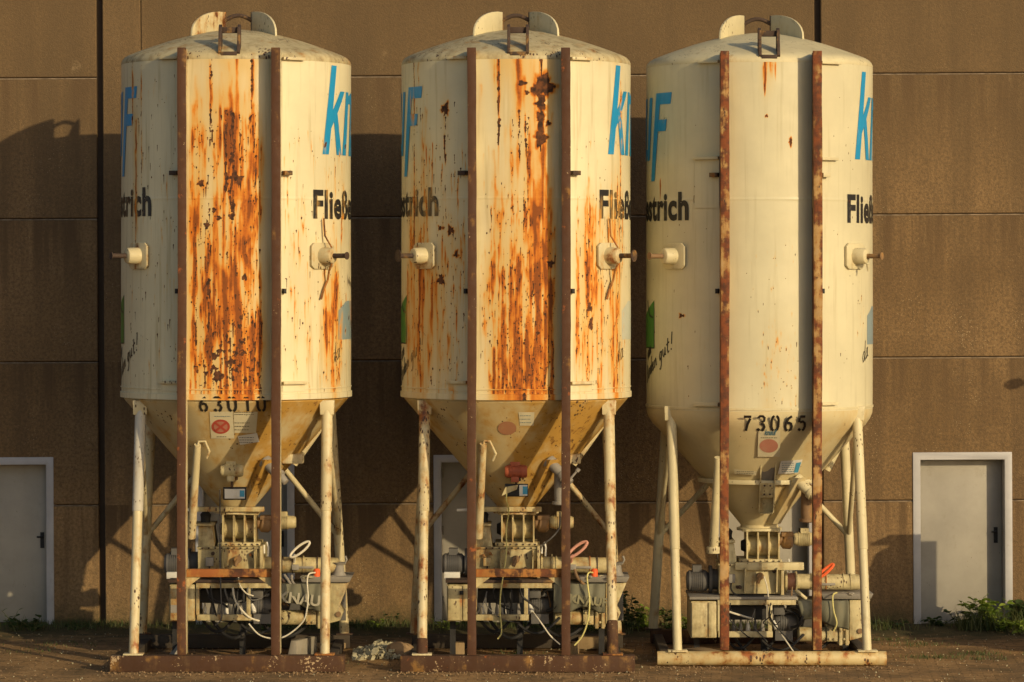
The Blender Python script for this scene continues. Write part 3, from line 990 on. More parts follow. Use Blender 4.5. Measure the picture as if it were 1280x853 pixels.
        ru.zone(860, 1060, 62, 72, 45, ln=(.02, .06), a=(.1, .3), chip=(.003, .007))
        for x, y, r, ry in ((943, 66, 2.6, 2.6), (980, 66, 2.6, 2.6), (853, 395, 4, 2.5), (987, 178, 1.5, 5), (957, 146, 1.5, 1.5)):
            ru.blob(x, y, r, ry)
    ru.finish()
    shell = shell_mesh('shell', ru, M['shell3' if third else 'shell1'], root)

    # ---- roof dome
    m = MB()
    prof = [(R, zt), (R * 1.002, 6.222), (1.188, 6.252), (1.165, 6.277), (1.13, 6.297), (1.05, 6.330), (.9, 6.385), (.7, 6.452), (.5, 6.508), (.3, 6.55), (.12, 6.575), (0, 6.58)]
    m.lathe(prof, 128)
    m.build('dome', M['cream3'] if third else aged('dome_cream_%d' % num, (0.50, 0.42, 0.24), rust=0.33, grime=0.85, chips=1.0, grimecol=(0.19, 0.135, 0.06)), root)

    # ---- skirt bands and hopper
    fm = cyl_map()
    if third:
        cone_prof = [(R, zb), (R - .004, 2.55), (R - .03, 2.49), (1.13, 2.43), (1.00, 2.30), (.61, 1.862), (.595, 1.845)]
        m = MB().lathe(cone_prof + [(.20, 1.36), (.20, 1.33)], 128)
        hop = m.build('hopper', M['cone3'], root)
        m = MB().lathe([(.595, 1.815), (.655, 1.815), (.655, 1.862), (.605, 1.862), (.595, 1.815)], 96)
        m.build('flange_ring', paint, hop, 0.004)
        zc0, rc0, zc1, rc1 = 2.43, 1.13, 1.36, .20
        m = MB().lathe([(R - .002, 2.61), (R + .008, 2.612), (R + .008, 2.635), (R - .002, 2.637)], 128)
        m.build('skirt_band', paint, root)
    else:
        m = MB().lathe([(R - .03, 2.745), (1.17, 2.715), (.19, 1.575), (.19, 1.54)], 128)
        hop = m.build('hopper', M['cone%d' % num], root)
        zc0, rc0, zc1, rc1 = 2.715, 1.17, 1.575, .19
        ob = shell_ring = MB().lathe([(R - .01, 2.738), (R + .012, 2.738), (R + .012, 2.795), (R - .002, 2.800)], 180).build('skirt_band', M['shell1'], root)
        rust_band = Rust(2.73, 2.81, uz)
        rust_band.W[:] = ru.W[2:8].mean(0)[None, :] * 1.0
        rust_band.D[:] = ru.D[2:8].mean(0)[None, :] * .8
        rust_band.S[:] = ru.S[2:8].mean(0)[None, :]
        rust_band.paint(ob)
        MB().lathe([(R - .002, 2.838), (R + .007, 2.840), (R + .007, 2.850), (R - .002, 2.852)], 180).build('weld_bead', M['shell1'], root)
        bead = root.children[-1] if False else [o for o in bpy.data.objects if o.name.startswith('weld_bead') and o.parent == root][0]
        rust_band.z = np.linspace(2.82, 2.87, NZ)
        rust_band.dz = rust_band.z[1] - rust_band.z[0]
        rust_band.paint(bead)

    def cone_map(off=0.005):
        sl = math.hypot(rc0 - rc1, zc0 - zc1)
        nr, nz = (zc0 - zc1) / sl, -(rc0 - rc1) / sl

        def f(u, z):
            r = rc1 + (rc0 - rc1) * (z - zc1) / (zc0 - zc1)
            t = u / max(r, .1)
            return ((r + nr * off) * math.sin(t), -(r + nr * off) * math.cos(t), z + nz * off)
        return f
    cm = cone_map()

    def cuz(px, py):
        """pixel -> (u, z) on the hopper front (iterated for depth)"""
        y = -0.8
        for _ in range(8):
            p = L(px, py, y)
            r = rc1 + (rc0 - rc1) * (p.z - zc1) / (zc0 - zc1)
            xx = max(-.95 * r, min(.95 * r, p.x))
            y = -math.sqrt(r * r - xx * xx)
        return r * math.asin(xx / r), p.z

    def patch(name, pxs, mat, off=0.005, parent=hop, step=0.04):
        mm = MB()
        poly_on(mm, [cuz(*p) for p in pxs], cone_map(off), step)
        return mm.build(name, mat, parent)

    def disc(name, px, py, rx, ry, mat, off, n=28):
        return patch(name, [(px + rx * math.cos(2 * PI * i / n), py + ry * math.sin(2 * PI * i / n)) for i in range(n)], mat, off)

    def digits(text, px0, px1, py0, py1):
        mm = MB()
        ua, za = cuz(px0, py1)
        ub, zb_ = cuz(px1, py0)
        _, z_top = cuz((px0 + px1) / 2, py0)
        _, z_bot = cuz((px0 + px1) / 2, py1)
        cw = (ub - ua) / (len(text) * 0.60 + (len(text) - 1) * 0.36)
        hh = z_top - z_bot
        for i, ch in enumerate(text):
            for st in DIGITS[ch]:
                ribbon(mm, [(ua + (i * 0.96 + a) * cw, z_bot + b * hh) for a, b in st], 0.027, cm, 0.03)
        return mm.build('stencil_number', M['stencil'], hop)

    def tiny_lines(px0, px1, py0, py1, n, mat=M['stencil'], off=0.0085):
        """rows of unreadable small print on a label"""
        mm = MB()
        for i in range(n):
            y = py0 + (py1 - py0) * (i + .5) / n
            x = px0
            while x < px1 - 1:
                w = rng.uniform(1.0, 3.2)
                a = cuz(x, y)
                b = cuz(min(px1, x + w), y)
                ribbon(mm, [a, b], 0.0055, cone_map(off), 0.03)
                x += w + rng.uniform(.5, .9)
        return mm.build('small_print', mat, hop)

    if num == 1:
        digits('63010', 249.5, 331.5, 496, 514)
        patch('faded_sticker', [(262, 514.5), (291, 514.5), (293, 548), (264, 548)], M['faded_paper'], .0045)
        disc('warning_disc', 276, 533, 11.5, 9, M['mark_red'], .007)
        disc('warning_disc_centre', 276, 533, 8.6, 6.6, M['mark_red_pale'], .0095)
        mm = MB()
        for a, b in (((269.5, 528), (282.5, 538)), ((282.5, 528), (269.5, 538))):
            ribbon(mm, [cuz(*a), cuz(*b)], 0.022, cone_map(.012), .03)
        mm.build('warning_cross', M['mark_red'], hop)
        tiny_lines(268, 288, 519, 521, 1, M['ink'])
        tiny_lines(271, 283, 544, 547, 1)
        patch('faded_sticker', [(292, 516), (322, 514.5), (320, 541), (293, 541)], M['faded_paper'], .0045)
        tiny_lines(293, 317, 513.5, 519, 2)
        tiny_lines(293, 312, 526, 539, 3)
        patch('paper_label', [(297, 545), (321, 541), (324, 552), (300, 556)], M['paper'], .005)
        tiny_lines(299, 317, 545, 554, 3)
    elif num == 2:
        disc('warning_disc', 634, 535, 11.5, 8.5, M['mark_red_faded'], .006)
        patch('faded_sticker', [(648, 515), (668, 515), (667, 532), (650, 532)], M['faded_paper'], .0045)
        tiny_lines(650, 664, 517, 530, 3, M['ink'])
    else:
        digits('73065', 928, 1008, 519.5, 538.5)
        patch('paper_label', [(948, 538.5), (975, 538.5), (975, 571), (947, 571)], M['faded_paper'], .0045)
        disc('warning_disc', 961, 557, 11.5, 8.5, M['mark_red_pale'], .007)
        mm = MB()
        bmf = font_bm('knauf', 0.085, 0.002, 0.25)
        ua, za = cuz(955.5, 543.5)
        font_on(mm, bmf, cone_map(.008), .03, lambda x, y: (ua + x * .62, za + y))
        mm.build('sticker_lettering', M['ink'], hop)
        tiny_lines(951, 972, 546, 547.5, 1)
        patch('paper_label', [(976, 576), (1003, 574), (997, 591), (972, 592)], M['paper'], .008)
        patch('label_stripe', [(995, 578), (1001, 577), (997, 590), (992, 590)], M['label_blue'], .011)
        tiny_lines(977, 992, 577, 590, 5, M['ink'], .011)
        patch('paper_label', [(918, 586), (946, 589), (945, 594), (918, 592)], M['faded_paper'], .005)
        tiny_lines(921, 942, 588, 593, 2)

    # ---- guide posts, front and rear beams
    pb = M['post_mottled'] if third else M['post_brown']
    for x in (-.447, .505):
        m = MB().box(x - .040, x + .040, -1.312, -1.085, .165, 6.30)
        po = m.build('guide_post', paint if not third else M['post_mottled'], root, 0.004)
        m = MB()
        rj = random.Random(int(x * 1000) + num)
        prev = None
        nseg = 46
        w0 = w1 = 0
        for i_ in range(nseg + 1):
            z_ = .165 + (6.306 - .165) * i_ / nseg
            w0 = .75 * w0 + rj.uniform(-.0022, .0022)
            w1 = .75 * w1 + rj.uniform(-.0022, .0022)
            bow = .004 * math.sin(z_ * 1.1 + x * 7)
            cur = [m.bm.verts.new(p_) for p_ in ((x - .045 + w0 + bow, -1.338, z_), (x + .045 + w1 + bow, -1.338, z_), (x + .045 + w1 + bow, -1.3125, z_), (x - .045 + w0 + bow, -1.3125, z_))]
            if prev:
                for k_ in range(4):
                    m.bm.faces.new((prev[k_], prev[(k_ + 1) % 4], cur[(k_ + 1) % 4], cur[k_]))
            else:
                m.bm.faces.new(cur)
            prev = cur
        m.bm.faces.new(prev[::-1])
        m.build('front_flange', pb, po, 0.003)
    bx0, bx1 = -1.17, 1.20
    if third:
        m = MB().tube([(-1.14, -1.285, .075), (1.21, -1.285, .075)], .075, 24)
        m.build('front_beam', M['beam_cream'], root, 0.004)
    else:
        m = MB().box(bx0, bx1, -1.36, -1.20, 0.0, .163)
        m.build('front_beam', M['beam_brown'], root, 0.008)
    m = MB().box(-1.12, 1.15, .86, 1.0, 0.0, .14)
    m.build('rear_beam', M['timber_dark'] if not third else M['beam_brown'], root, 0.006)
    for s_ in (-1, 1):
        m = MB().box(s_ * 1.04 - .05, s_ * 1.04 + .05, -1.198, .858, 0.004, .10)
        m.build('side_beam', M['timber_dark'], root, 0.006)

    # ---- legs
    legs = {1: (((176, 510), (167, 826)), ((409, 510), (406, 826))),
            2: (((531, 505), (527.5, 824)), ((761, 508), (766, 824))),
            3: (((839, 530), (847, 817)), ((1071, 530), (1084, 817)))}[num]
    ztop = 2.62 if third else 2.70
    for k, (a, b) in enumerate(legs):
        t = L(a[0], a[1], -.62)
        t.z = ztop - .02
        q = L(b[0], b[1], -1.28)
        q.z = .165 if not third else .145
        lm = paint
        m = MB().tube([t, t + (q - t) * .5, q], .046 if third else .050, 20)
        lg = m.build('leg', lm, root)
        if True:
            e = t + (q - t) * (.43 if not third else .58)
            m = MB().tube([t + (q - t) * .03, e, e + (q - t) * .004], [.057 if not third else .053] * 2 + [.051 if not third else .047], 20)
            m.build('leg_sleeve', M['sleeve'] if num == 1 and k == 0 else paint, lg)
        if num == 2:
            e = q + (t - q) * (.13 if k else .06)
            m = MB().tube([q, e, e + (t - q) * .004], [.058, .057, .051], 20)
            m.build('leg_shoe', M['beam_brown'], lg)
        m = MB().box(q.x - .10, q.x + .10, -1.355, -1.205, q.z - (-.001 if not third else .0), q.z + .018)
        m.build('foot_plate', M['cream1'] if k == 0 or third else M['rust'], lg, 0.003)
        m = MB().slab([(t.x - .075, t.y - .005, ztop + .02), (t.x + .075, t.y - .005, ztop + .02), (t.x + .07, t.y - .005, ztop - .13), (t.x - .07, t.y - .005, ztop - .13)], (0, 1, 0), .14)
        m.build('leg_bracket', paint, lg, 0.006)
    rear = []
    for s_ in (-1, 1):
        t = Vector((s_ * .95, .62, ztop - .02))
        q = Vector((s_ * 1.09, .93, .141))
        m = MB().tube([t, q], .052, 20)
        lg = m.build('leg', paint, root)
        m = MB().box(q.x - .09, q.x + .09, .862, .998, .141, .158)
        m.build('foot_plate', M['dark_iron'], lg, 0.003)
        rear.append((t, q))
    # rear diagonal braces: from low on each rear leg up to the hopper, and side braces
    for (t, q), s_ in zip(rear, (-1, 1)):
        a = t + (q - t) * .58
        bpt = Vector((s_ * .10, .86 if not third else .80, 2.36 if not third else 2.16))
        m = MB().tube([a, bpt], .030, 14)
        m.build('brace', paint, root)
        fl = legs[0] if s_ < 0 else legs[1]
        top = L(fl[0][0], fl[0][1], -.62)
        c = Vector((top.x, -.60, ztop - .25))
        m = MB().tube([a + Vector((0, -.02, .02)), c], .028, 14)
        m.build('brace', paint, root)
    # strut lying along the right side of the hopper
    zt_ = ztop - .10
    zl_ = 2.02 if not third else 1.93
    rl_ = rc1 + (rc0 - rc1) * (zl_ - zc1) / (zc0 - zc1)
    m = MB().tube([(1.02, .02, zt_), (rl_ + .03, .04, zl_)], .036, 14)
    m.build('strut', paint, root)
    # ---- cross bar between the posts
    if not third:
        za, zb2 = L(600, 721, -1.2).z, L(600, 711, -1.2).z
        m = MB().box(-.405, .463, -1.27, -1.19, za, zb2)
        cb = m.build('cross_bar', M['rust'], root, 0.005)
        m = MB().prism([(-.404, za - .002), (-.26, za - .002), (-.404, za - .11)], -1.25, -1.235)
        m.build('gusset', M['machine'], cb)
        m = MB().prism([(.462, za - .002), (.32, za - .002), (.462, za - .11)], -1.25, -1.235)
        m.build('gusset', M['machine'], cb)

    # ---- clamp bars that hold the posts to the shell
    def clamp(px0, px1, py, h, mat=paint, th=.05, plate=0):
        a = L(px0, py, -1.0)
        b = L(px1, py, -1.0)
        u0 = R * math.asin(max(-.99, min(.99, a.x / R)))
        u1 = R * math.asin(max(-.99, min(.99, b.x / R)))
        mm = MB()
        n = 6
        rings = []
        for i in range(n + 1):
            t = (u0 + (u1 - u0) * i / n) / R
            rings.append([mm.bm.verts.new(((R + o) * math.sin(t), -(R + o) * math.cos(t), zz)) for o, zz in ((-.01, a.z - h), (th, a.z - h), (th, a.z), (-.01, a.z))])
        for r0, r1 in zip(rings[:-1], rings[1:]):
            for k in range(4):
                l = (k + 1) % 4
                mm.bm.faces.new((r0[k], r0[l], r1[l], r1[k]))
        mm.bm.faces.new(rings[0])
        mm.bm.faces.new(rings[-1][::-1])
        o = mm.build('clamp_bar', mat, root, 0.002)
        if plate:
            mm = MB()
            e = .02 if u1 > u0 else -.02
            poly_on(mm, [(u0, a.z - h - .002), (u1, a.z - h - .002), (u1, a.z - h - plate), (u0, a.z - h - plate)], cyl_map(.010), .06)
            ob2 = mm.build('backing_plate', M['shell3' if third else 'shell1'], o)
            ru.paint(ob2)
        return o
    P1, P2 = L(0, 0, -1.3).x, 0

    def xp(local):   # local x on the front plane -> pixel
        return 640 + (local + cxw) * F / (D0 - 1.0)
    lx, rx = xp(-.49), xp(.55)
    dy = 5 if third else 0
    clamp(lx - 24, lx, 71 + dy, .03)
    clamp(rx, rx + 25, 72 + dy, .03)
    if third:
        clamp(lx - 29, lx, 196, .032, plate=.5)
        clamp(rx, rx + 21, 197, .032)
        clamp(lx - 29, lx, 503, .04)
        clamp(rx, rx + 20, 503, .03)
    else:
        clamp(lx - 24, lx, 476, .03, plate=.075)
        clamp(rx, rx + 27, 477, .03, plate=.075)
    for a, b in ((lx - 9, lx), (rx, rx + 9)):
        clamp(a, b, 214 + dy * .5, .045, M['dark_iron'] if not (third and a > lx) else paint, .07)
    for a, b in ((lx - 3, lx), (rx, rx + 3)):
        clamp(a, b, 361, .05, M['black'], .05)

    # ---- filling nozzles left and right of the posts
    for ang, has_chain in ((-51, False), (51, num != 3)):
        t = math.radians(ang)
        zc = 4.205
        dirv = Vector((math.sin(t), -math.cos(t), 0))
        tan = Vector((math.cos(t), math.sin(t), 0))
        c = dirv * (R + .012)
        c.z = zc
        h = .135
        ch = .035
        pts = []
        for a, b in ((-h + ch, -h), (h - ch, -h), (h, -h + ch), (h, h - ch), (h - ch, h), (-h + ch, h), (-h, h - ch), (-h, -h + ch)):
            pts.append(c + tan * a * 1.25 + Vector((0, 0, b)))
        m = MB().slab(pts, dirv, .028)
        nz_ = m.build('nozzle', paint, root, 0.004)
        p0 = c + dirv * .0
        t2 = math.radians(58 if ang > 0 else -58)
        dirv = Vector((math.sin(t2), -math.cos(t2), 0))
        m = MB().tube([p0 - dirv * .04, c + dirv * .04, c + dirv * .115, c + dirv * .135, c + dirv * .145], [.088, .086, .083, .074, .05], 24)
        m.build('nozzle_cap', paint, nz_)
        m = MB().tube([c + dirv * .13, c + dirv * .305], .025, 12)
        m.tube([c + dirv * .305, c + dirv * .313], [.062 if num == 2 else .04] * 2, 14)
        m.build('nozzle_rod', M['dark_iron'] if not third else M['brown_gear'], nz_)
        if has_chain:
            m = MB()
            p = c + dirv * .12 + Vector((0, 0, -.085))
            pts = [p, p + tan * .02 + Vector((0, 0, -.07)) - dirv * .05, p + tan * .05 + Vector((0, 0, -.16)) - dirv * .09, p + tan * .00 + Vector((0, 0, -.26)) - dirv * .1, p - tan * .04 + Vector((0, 0, -.36)) - dirv * .1]
            m.tube(pts, .011, 8)
            p = c + dirv * .12 + Vector((0, 0, .085))
            m.tube([p, p + Vector((0, 0, .12)) - dirv * .085, p + Vector((0, 0, .3)) - dirv * .09 - tan * .01], .009, 8)
            m.build('chain', M['rust'], nz_)
        elif num == 3 and ang > 0:
            m = MB().tube([c + dirv * .15 - Vector((0, 0, .08)), c + dirv * .15 - Vector((0, 0, .16))], [.02, .008], 8)
            m.build('drip_lug', paint, nz_)

    # ---- lifting guide on the roof: two fins and a hoop, and the ladder-like hook bracket
    fins = []
    for s_ in (-1, 1):
        inner = Vector((s_ * .145, .26, 0))
        outer = Vector((s_ * .44, -.34, 0))
        n = 9
        pts = [inner + Vector((0, 0, 6.535)), inner + Vector((0, 0, 6.785))]
        for i in range(1, n + 1):
            t = i / n * PI / 2
            p = inner + (outer - inner) * math.sin(t)
            zbase = 6.51
            pts.append(Vector((p.x, p.y, zbase + (6.785 - zbase) * math.cos(t) ** .9 + .002)))
        pts.append(outer + Vector((0, 0, 6.49)))
        dv = outer - inner
        m = MB().slab(pts, (dv.y, -dv.x, 0), .022)
        fin = m.build('guide_fin', M['cream2'] if num == 1 and s_ < 0 else M['cream3'], root, 0.003)
        m = MB().tube([inner + Vector((0, -.005, 6.53)), inner + Vector((0, -.005, 6.785))], .014, 8)
        m.build('fin_edge', M['rust'] if num == 1 and s_ < 0 else M['dark_iron'], fin)
    m = MB()
    pts = [Vector((-.145 + .29 * i / 10, .26, 6.695 + .055 * math.sin(PI * i / 10))) for i in range(11)]
    m.tube(pts, .022, 10)
    m.build('lifting_hoop', M['dark_iron'], root)
    m = MB()
    for x in (-.075, .115):
        m.slab([(x, -1.17, 6.24), (x, -1.02, 6.30), (x, -1.02, 6.53), (x, -1.06, 6.56), (x, -1.12, 6.53), (x, -1.2, 6.27)], (1, 0, 0), .032)
    m.box(-.06, .10, -1.09, -1.04, 6.47, 6.53)
    m.box(-.06, .10, -1.20, -1.13, 6.235, 6.275)
    m.build('hook_bracket', M['dark_iron'], root, 0.003)

    # ---- lettering on the shell
    def lay(name, fn, mat):
        mm = MB()
        fn(mm)
        o = mm.build(name, M[mat], root)
        ru.paint(o)
        return o
    zo = -.035 if third else 0
    lay('blue_lettering', lambda mm: logo_word(mm, 'knauf', 1.085, 5.25 + zo, 1.0, fm), 'blue')
    lay('blue_lettering', lambda mm: logo_word(mm, 'knauf', -3.11, 5.25 + zo, 1.0, fm), 'blue')

    def words(mm):
        bmf = font_bm('Fließestrich', .395, .014, spacing=1.07)
        font_on(mm, bmf, fm, .05, lambda x, y: (.935 + x * .86, 4.60 + zo + y))
    lay('black_lettering', words, 'lett_black')

    def words2(mm):
        bmf = font_bm('Fließestrich', .395, .014, align='RIGHT', spacing=1.07)
        font_on(mm, bmf, fm, .05, lambda x, y: (-.86 + x * .83, 4.625 + zo + y))
    lay('black_lettering', words2, 'lett_black')

    def hand(mm):
        handwrite(mm, 'Boden gut!', -1.76, 2.86, .095, math.radians(30), .017, fm)
        handwrite(mm, 'am', -1.72, 3.10, .095, math.radians(30), .017, fm)
    lay('handwritten_lettering', hand, 'lett_black')
    lay('handwritten_lettering', lambda mm: handwrite(mm, 'da', 1.24, 3.08, .11, math.radians(24), .013, fm), 'lett_black')
    zg = -.06 if third else 0
    g0 = -1.475
    lay('green_sticker', lambda mm: poly_on(mm, [(g0, 3.30 + zg), (g0, 3.80 + zg), (g0 - .25, 3.69 + zg), (g0 - .5, 3.60 + zg), (g0 - .5, 3.30 + zg)], fm, .05), 'green')
    lay('sticker_outline', lambda mm: (ribbon(mm, [(g0 + .004, 3.30 + zg), (g0 + .004, 3.80 + zg)], .012, cyl_map(.006)), ribbon(mm, [(g0, 3.30 + zg), (g0 - .4, 3.30 + zg)], .012, cyl_map(.006)),
                                       ribbon(mm, [(g0 - .22, 3.80 + zg), (g0 - .2, 3.70 + zg), (g0 - .13, 3.64 + zg), (g0 - .03, 3.62 + zg)], .02, cyl_map(.007))), 'lett_black')
    g1 = 1.375
    lay('pale_sticker', lambda mm: poly_on(mm, [(g1, 3.34 + zg), (g1 + .5, 3.34 + zg), (g1 + .5, 3.74 + zg), (g1 + .2, 3.74 + zg), (g1, 3.64 + zg)], fm, .05), 'sticker_grey' if num != 2 else 'sticker_pale')

    # ---- things on the hopper
    # inclined pipe left of the post
    pa = {1: ((247, 556), (239, 672), (254, 552), (258, 562)), 2: ((604, 555), (598, 672), (610, 552), (616, 565)), 3: ((897, 572), (892, 686), (897, 570), (897, 571))}[num]
    t = L(*pa[0], -.80)
    q = L(*pa[1], -.36)
    m = MB().tube([t, q], [.036, .046] if not third else [.034, .050], 16)
    pp = m.build('inclined_pipe', paint, root)
    if not third:
        m = MB().tube([t + Vector((0, 0, -.02)), t + Vector((.01, 0, .03)), L(*pa[2], -.80) + Vector((.02, 0, 0)), L(*pa[3], -.78) + Vector((.03, 0, -.02)), L(*pa[3], -.74) + Vector((0, 0, -.09))], .014, 10)
        m.build('hook', paint, pp)
    else:
        m = MB().tube([q + Vector((0, 0, .02)), q + Vector((0, 0, -.05))], .075, 18)
        m.build('pipe_flange', paint, pp, .004)
    # rib down the right of the hopper
    kx = {1: 0, 2: 347, 3: 652}[num]
    ky = 21 if third else 0
    tt = math.radians(31)
    dirv = Vector((math.sin(tt), -math.cos(tt), 0))

    def cone_pt(z, off=0):
        r = rc1 + (rc0 - rc1) * (z - zc1) / (zc0 - zc1) + off
        p = dirv * r
        p.z = z
        return p
    zlo, zhi = zc1 + .02, zc1 + .53
    m = MB().slab([cone_pt(zlo, -.02), cone_pt(zlo, .10), cone_pt(zhi, .13), cone_pt(zhi, -.02)], (math.cos(tt), math.sin(tt), 0), .11)
    rib = m.build('hopper_rib', M['cone%d' % num], hop, .006)
    c0 = cone_pt(zhi - .02, .02)
    ax = (dirv * .45 + Vector((.45, 0, -.62))).normalized()
    m = MB().tube([c0, c0 + ax * .05], .075, 18).tube([c0 + ax * .05, c0 + ax * .20], .055, 18).tube([c0 + ax * .20, c0 + ax * .25], .068, 18).tube([c0 + ax * .25, c0 + ax * .34], [.05, .035], 18)
    m.build('drain_valve', M['cream3'] if third else M['grey_steel'], hop, .003)
    if num != 1:
        e = c0 + ax * .22 + Vector((-.03, .12, -.02))
        m = MB().tube([e + Vector((0, 0, .1)), e + Vector((0.0, 0, -.20)), e + Vector((.0, 0, -.30))], [.06, .062, .05], 18)
        m.tube([e + Vector((0, 0, -.26)), e + Vector((0, 0, -.29))], .08, 18)
        m.build('vent_pipe', M['brown_gear'] if third else M['grey_steel'], hop)
    if num == 2:
        m = MB().tube([L(707, 606, -.7), L(722, 588, -.7)], .012, 8).tube([L(721, 589.5, -.7), L(724, 586, -.7)], .022, 10)
        m.build('valve_lever', M['grey_steel'], hop)
    if not third:
        a, b = L(kx + 364, 568, -.35), L(kx + 379, 580, -.35)
        m = MB().box(a.x - .1, b.x, -.35, -.20, b.z, a.z)
        m.build('side_box', paint, hop, .012)
    # gadget on the hopper front
    if not third:
        ox = 0 if num == 1 else 355
        oy = 0 if num == 1 else 1
        y = -.60
        a, b = L(276 + ox, 580 + oy, y), L(304 + ox, 597 + oy, y)
        zc, xm = (a.z + b.z) / 2, (a.x + b.x) / 2
        mt = M['machine_clean'] if num == 1 else M['red_paint']
        m = MB().tube([(a.x, y, zc), (a.x + .03, y, zc), (b.x - .03, y, zc), (b.x, y, zc)], [.052, .066, .066, .055], 20)
        for i in range(5):
            xx = a.x + .05 + i * .03
            m.tube([(xx, y, zc), (xx + .008, y, zc)], .072, 20)
        m.box(xm - .06, xm + .04, y - .03, y + .05, zc + .05, zc + .10)
        m.box(xm - .05, xm + .03, y - .04, y + .05, zc - .11, zc - .05)
        vib = m.build('vibrator_motor', mt, hop, .003)
        m = MB().box(xm - .012, xm + .012, y - .02, y + .02, zc - .2, zc - .10).box(xm - .03, xm + .05, y, y + .20, zc - .10, zc - .07)
        m.build('motor_stay', M['dark_iron'], vib)
        pm = MB()
        if num == 1:
            A, B_ = L(279, 609, y), L(308, 625, y)
        else:
            A, B_ = L(631, 605, y), L(660, 621, y)
        th = math.radians(-4)
        mid = (A + B_) / 2
        hw, hh = (B_.x - A.x) / 2, (A.z - B_.z) / 2
        m = MB().box(mid.x - hw, mid.x + hw, y - .02, y + .02, mid.z - hh, mid.z + hh)
        hol = m.build('plate_holder', M['black'], hop, .004)
        if num == 1:
            m = MB().box(mid.x - hw * .86, mid.x + hw * .88, y - .026, y - .0215, mid.z - hh * .78, mid.z + hh * .72)
            m.build('paper_card', M['paper'], hol)
            m = MB().box(mid.x + hw * .45, mid.x + hw * .85, y - .031, y - .0275, mid.z - hh * .5, mid.z + hh * .5)
            m.build('card_stripe', M['label_blue'], hol)
        else:
            m = MB().box(mid.x + hw * .25, mid.x + hw * .95, y - .026, y - .0215, mid.z - hh * .85, mid.z + hh * .85)
            m.build('paper_card', M['paper'], hol)
            m = MB().box(mid.x + hw * .55, mid.x + hw * .95, y - .031, y - .0275, mid.z - hh * .6, mid.z + hh * .6)
            m.build('card_stripe', M['label_blue'], hol)
            m = MB().slab([L(627, 620, y - .03), L(646, 612, y - .03), L(648, 606, y - .03), L(632, 609, y - .03)], (0, 1, 0), .01)
            m.build('bent_tab', M['machine'], hol)
    else:
        # sampling chute: one long channel with two windows, hanging off the hopper front
        ta, tb_ = L(960.5, 573, -.74), L(957.5, 641, -.50)
        hw = .082

        def cp(k, x, off):
            p = ta + (tb_ - ta) * k
            return Vector((p.x + x, p.y + off, p.z))
        m = MB()
        for x in (-hw, hw - .014):
            m.hexa([cp(1, x, -.03), cp(1, x + .014, -.03), cp(1, x + .014, .09), cp(1, x, .09)], [cp(0, x, -.05), cp(0, x + .014, -.05), cp(0, x + .014, .10), cp(0, x, .10)])
        ch_ = m.build('sampling_chute', M['machine_clean'], hop)

        def pan(k0, k1, o0, o1, mat, nm):
            x0, x1 = -hw + .015, hw - .015
            mm = MB().hexa([cp(k1, x0, o1), cp(k1, x1, o1), cp(k1, x1, o1 + .012), cp(k1, x0, o1 + .012)], [cp(k0, x0, o0), cp(k0, x1, o0), cp(k0, x1, o0 + .012), cp(k0, x0, o0 + .012)])
            return mm.build(nm, mat, ch_)
        pan(0, 1, .07, .06, M['machine_clean'], 'back_plate')
        pan(.17, .43, -.03, .03, M['grey_steel'], 'flap')
        pl = pan(.45, .72, -.035, -.02, M['machine_clean'], 'front_plate')
        m = MB()
        for k_, x in ((.50, -.03), (.50, .03), (.66, -.03), (.66, .03)):
            p = cp(k_, x, -.034)
            m.tube([p, p + Vector((0, -.006, 0))], .011, 8)
        m.build('screw_heads', M['dark_iron'], pl)
        m = MB().hexa([cp(1.02, -hw + .015, -.03), cp(1.02, hw - .015, -.03), cp(1.02, hw - .015, .07), cp(1.02, -hw + .015, .07)], [cp(1, -hw + .015, -.03), cp(1, hw - .015, -.03), cp(1, hw - .015, .07), cp(1, -hw + .015, .07)])
        m.build('chute_lip', M['machine_clean'], ch_)
    # outlet collar under the hopper
    m = MB().lathe([(.14, zc1 - .06), (.24, zc1 - .06), (.24, zc1 - .035), (.19, zc1 - .03)], 40)
    m.build('outlet_collar', paint, hop)
    return root, L, cxw


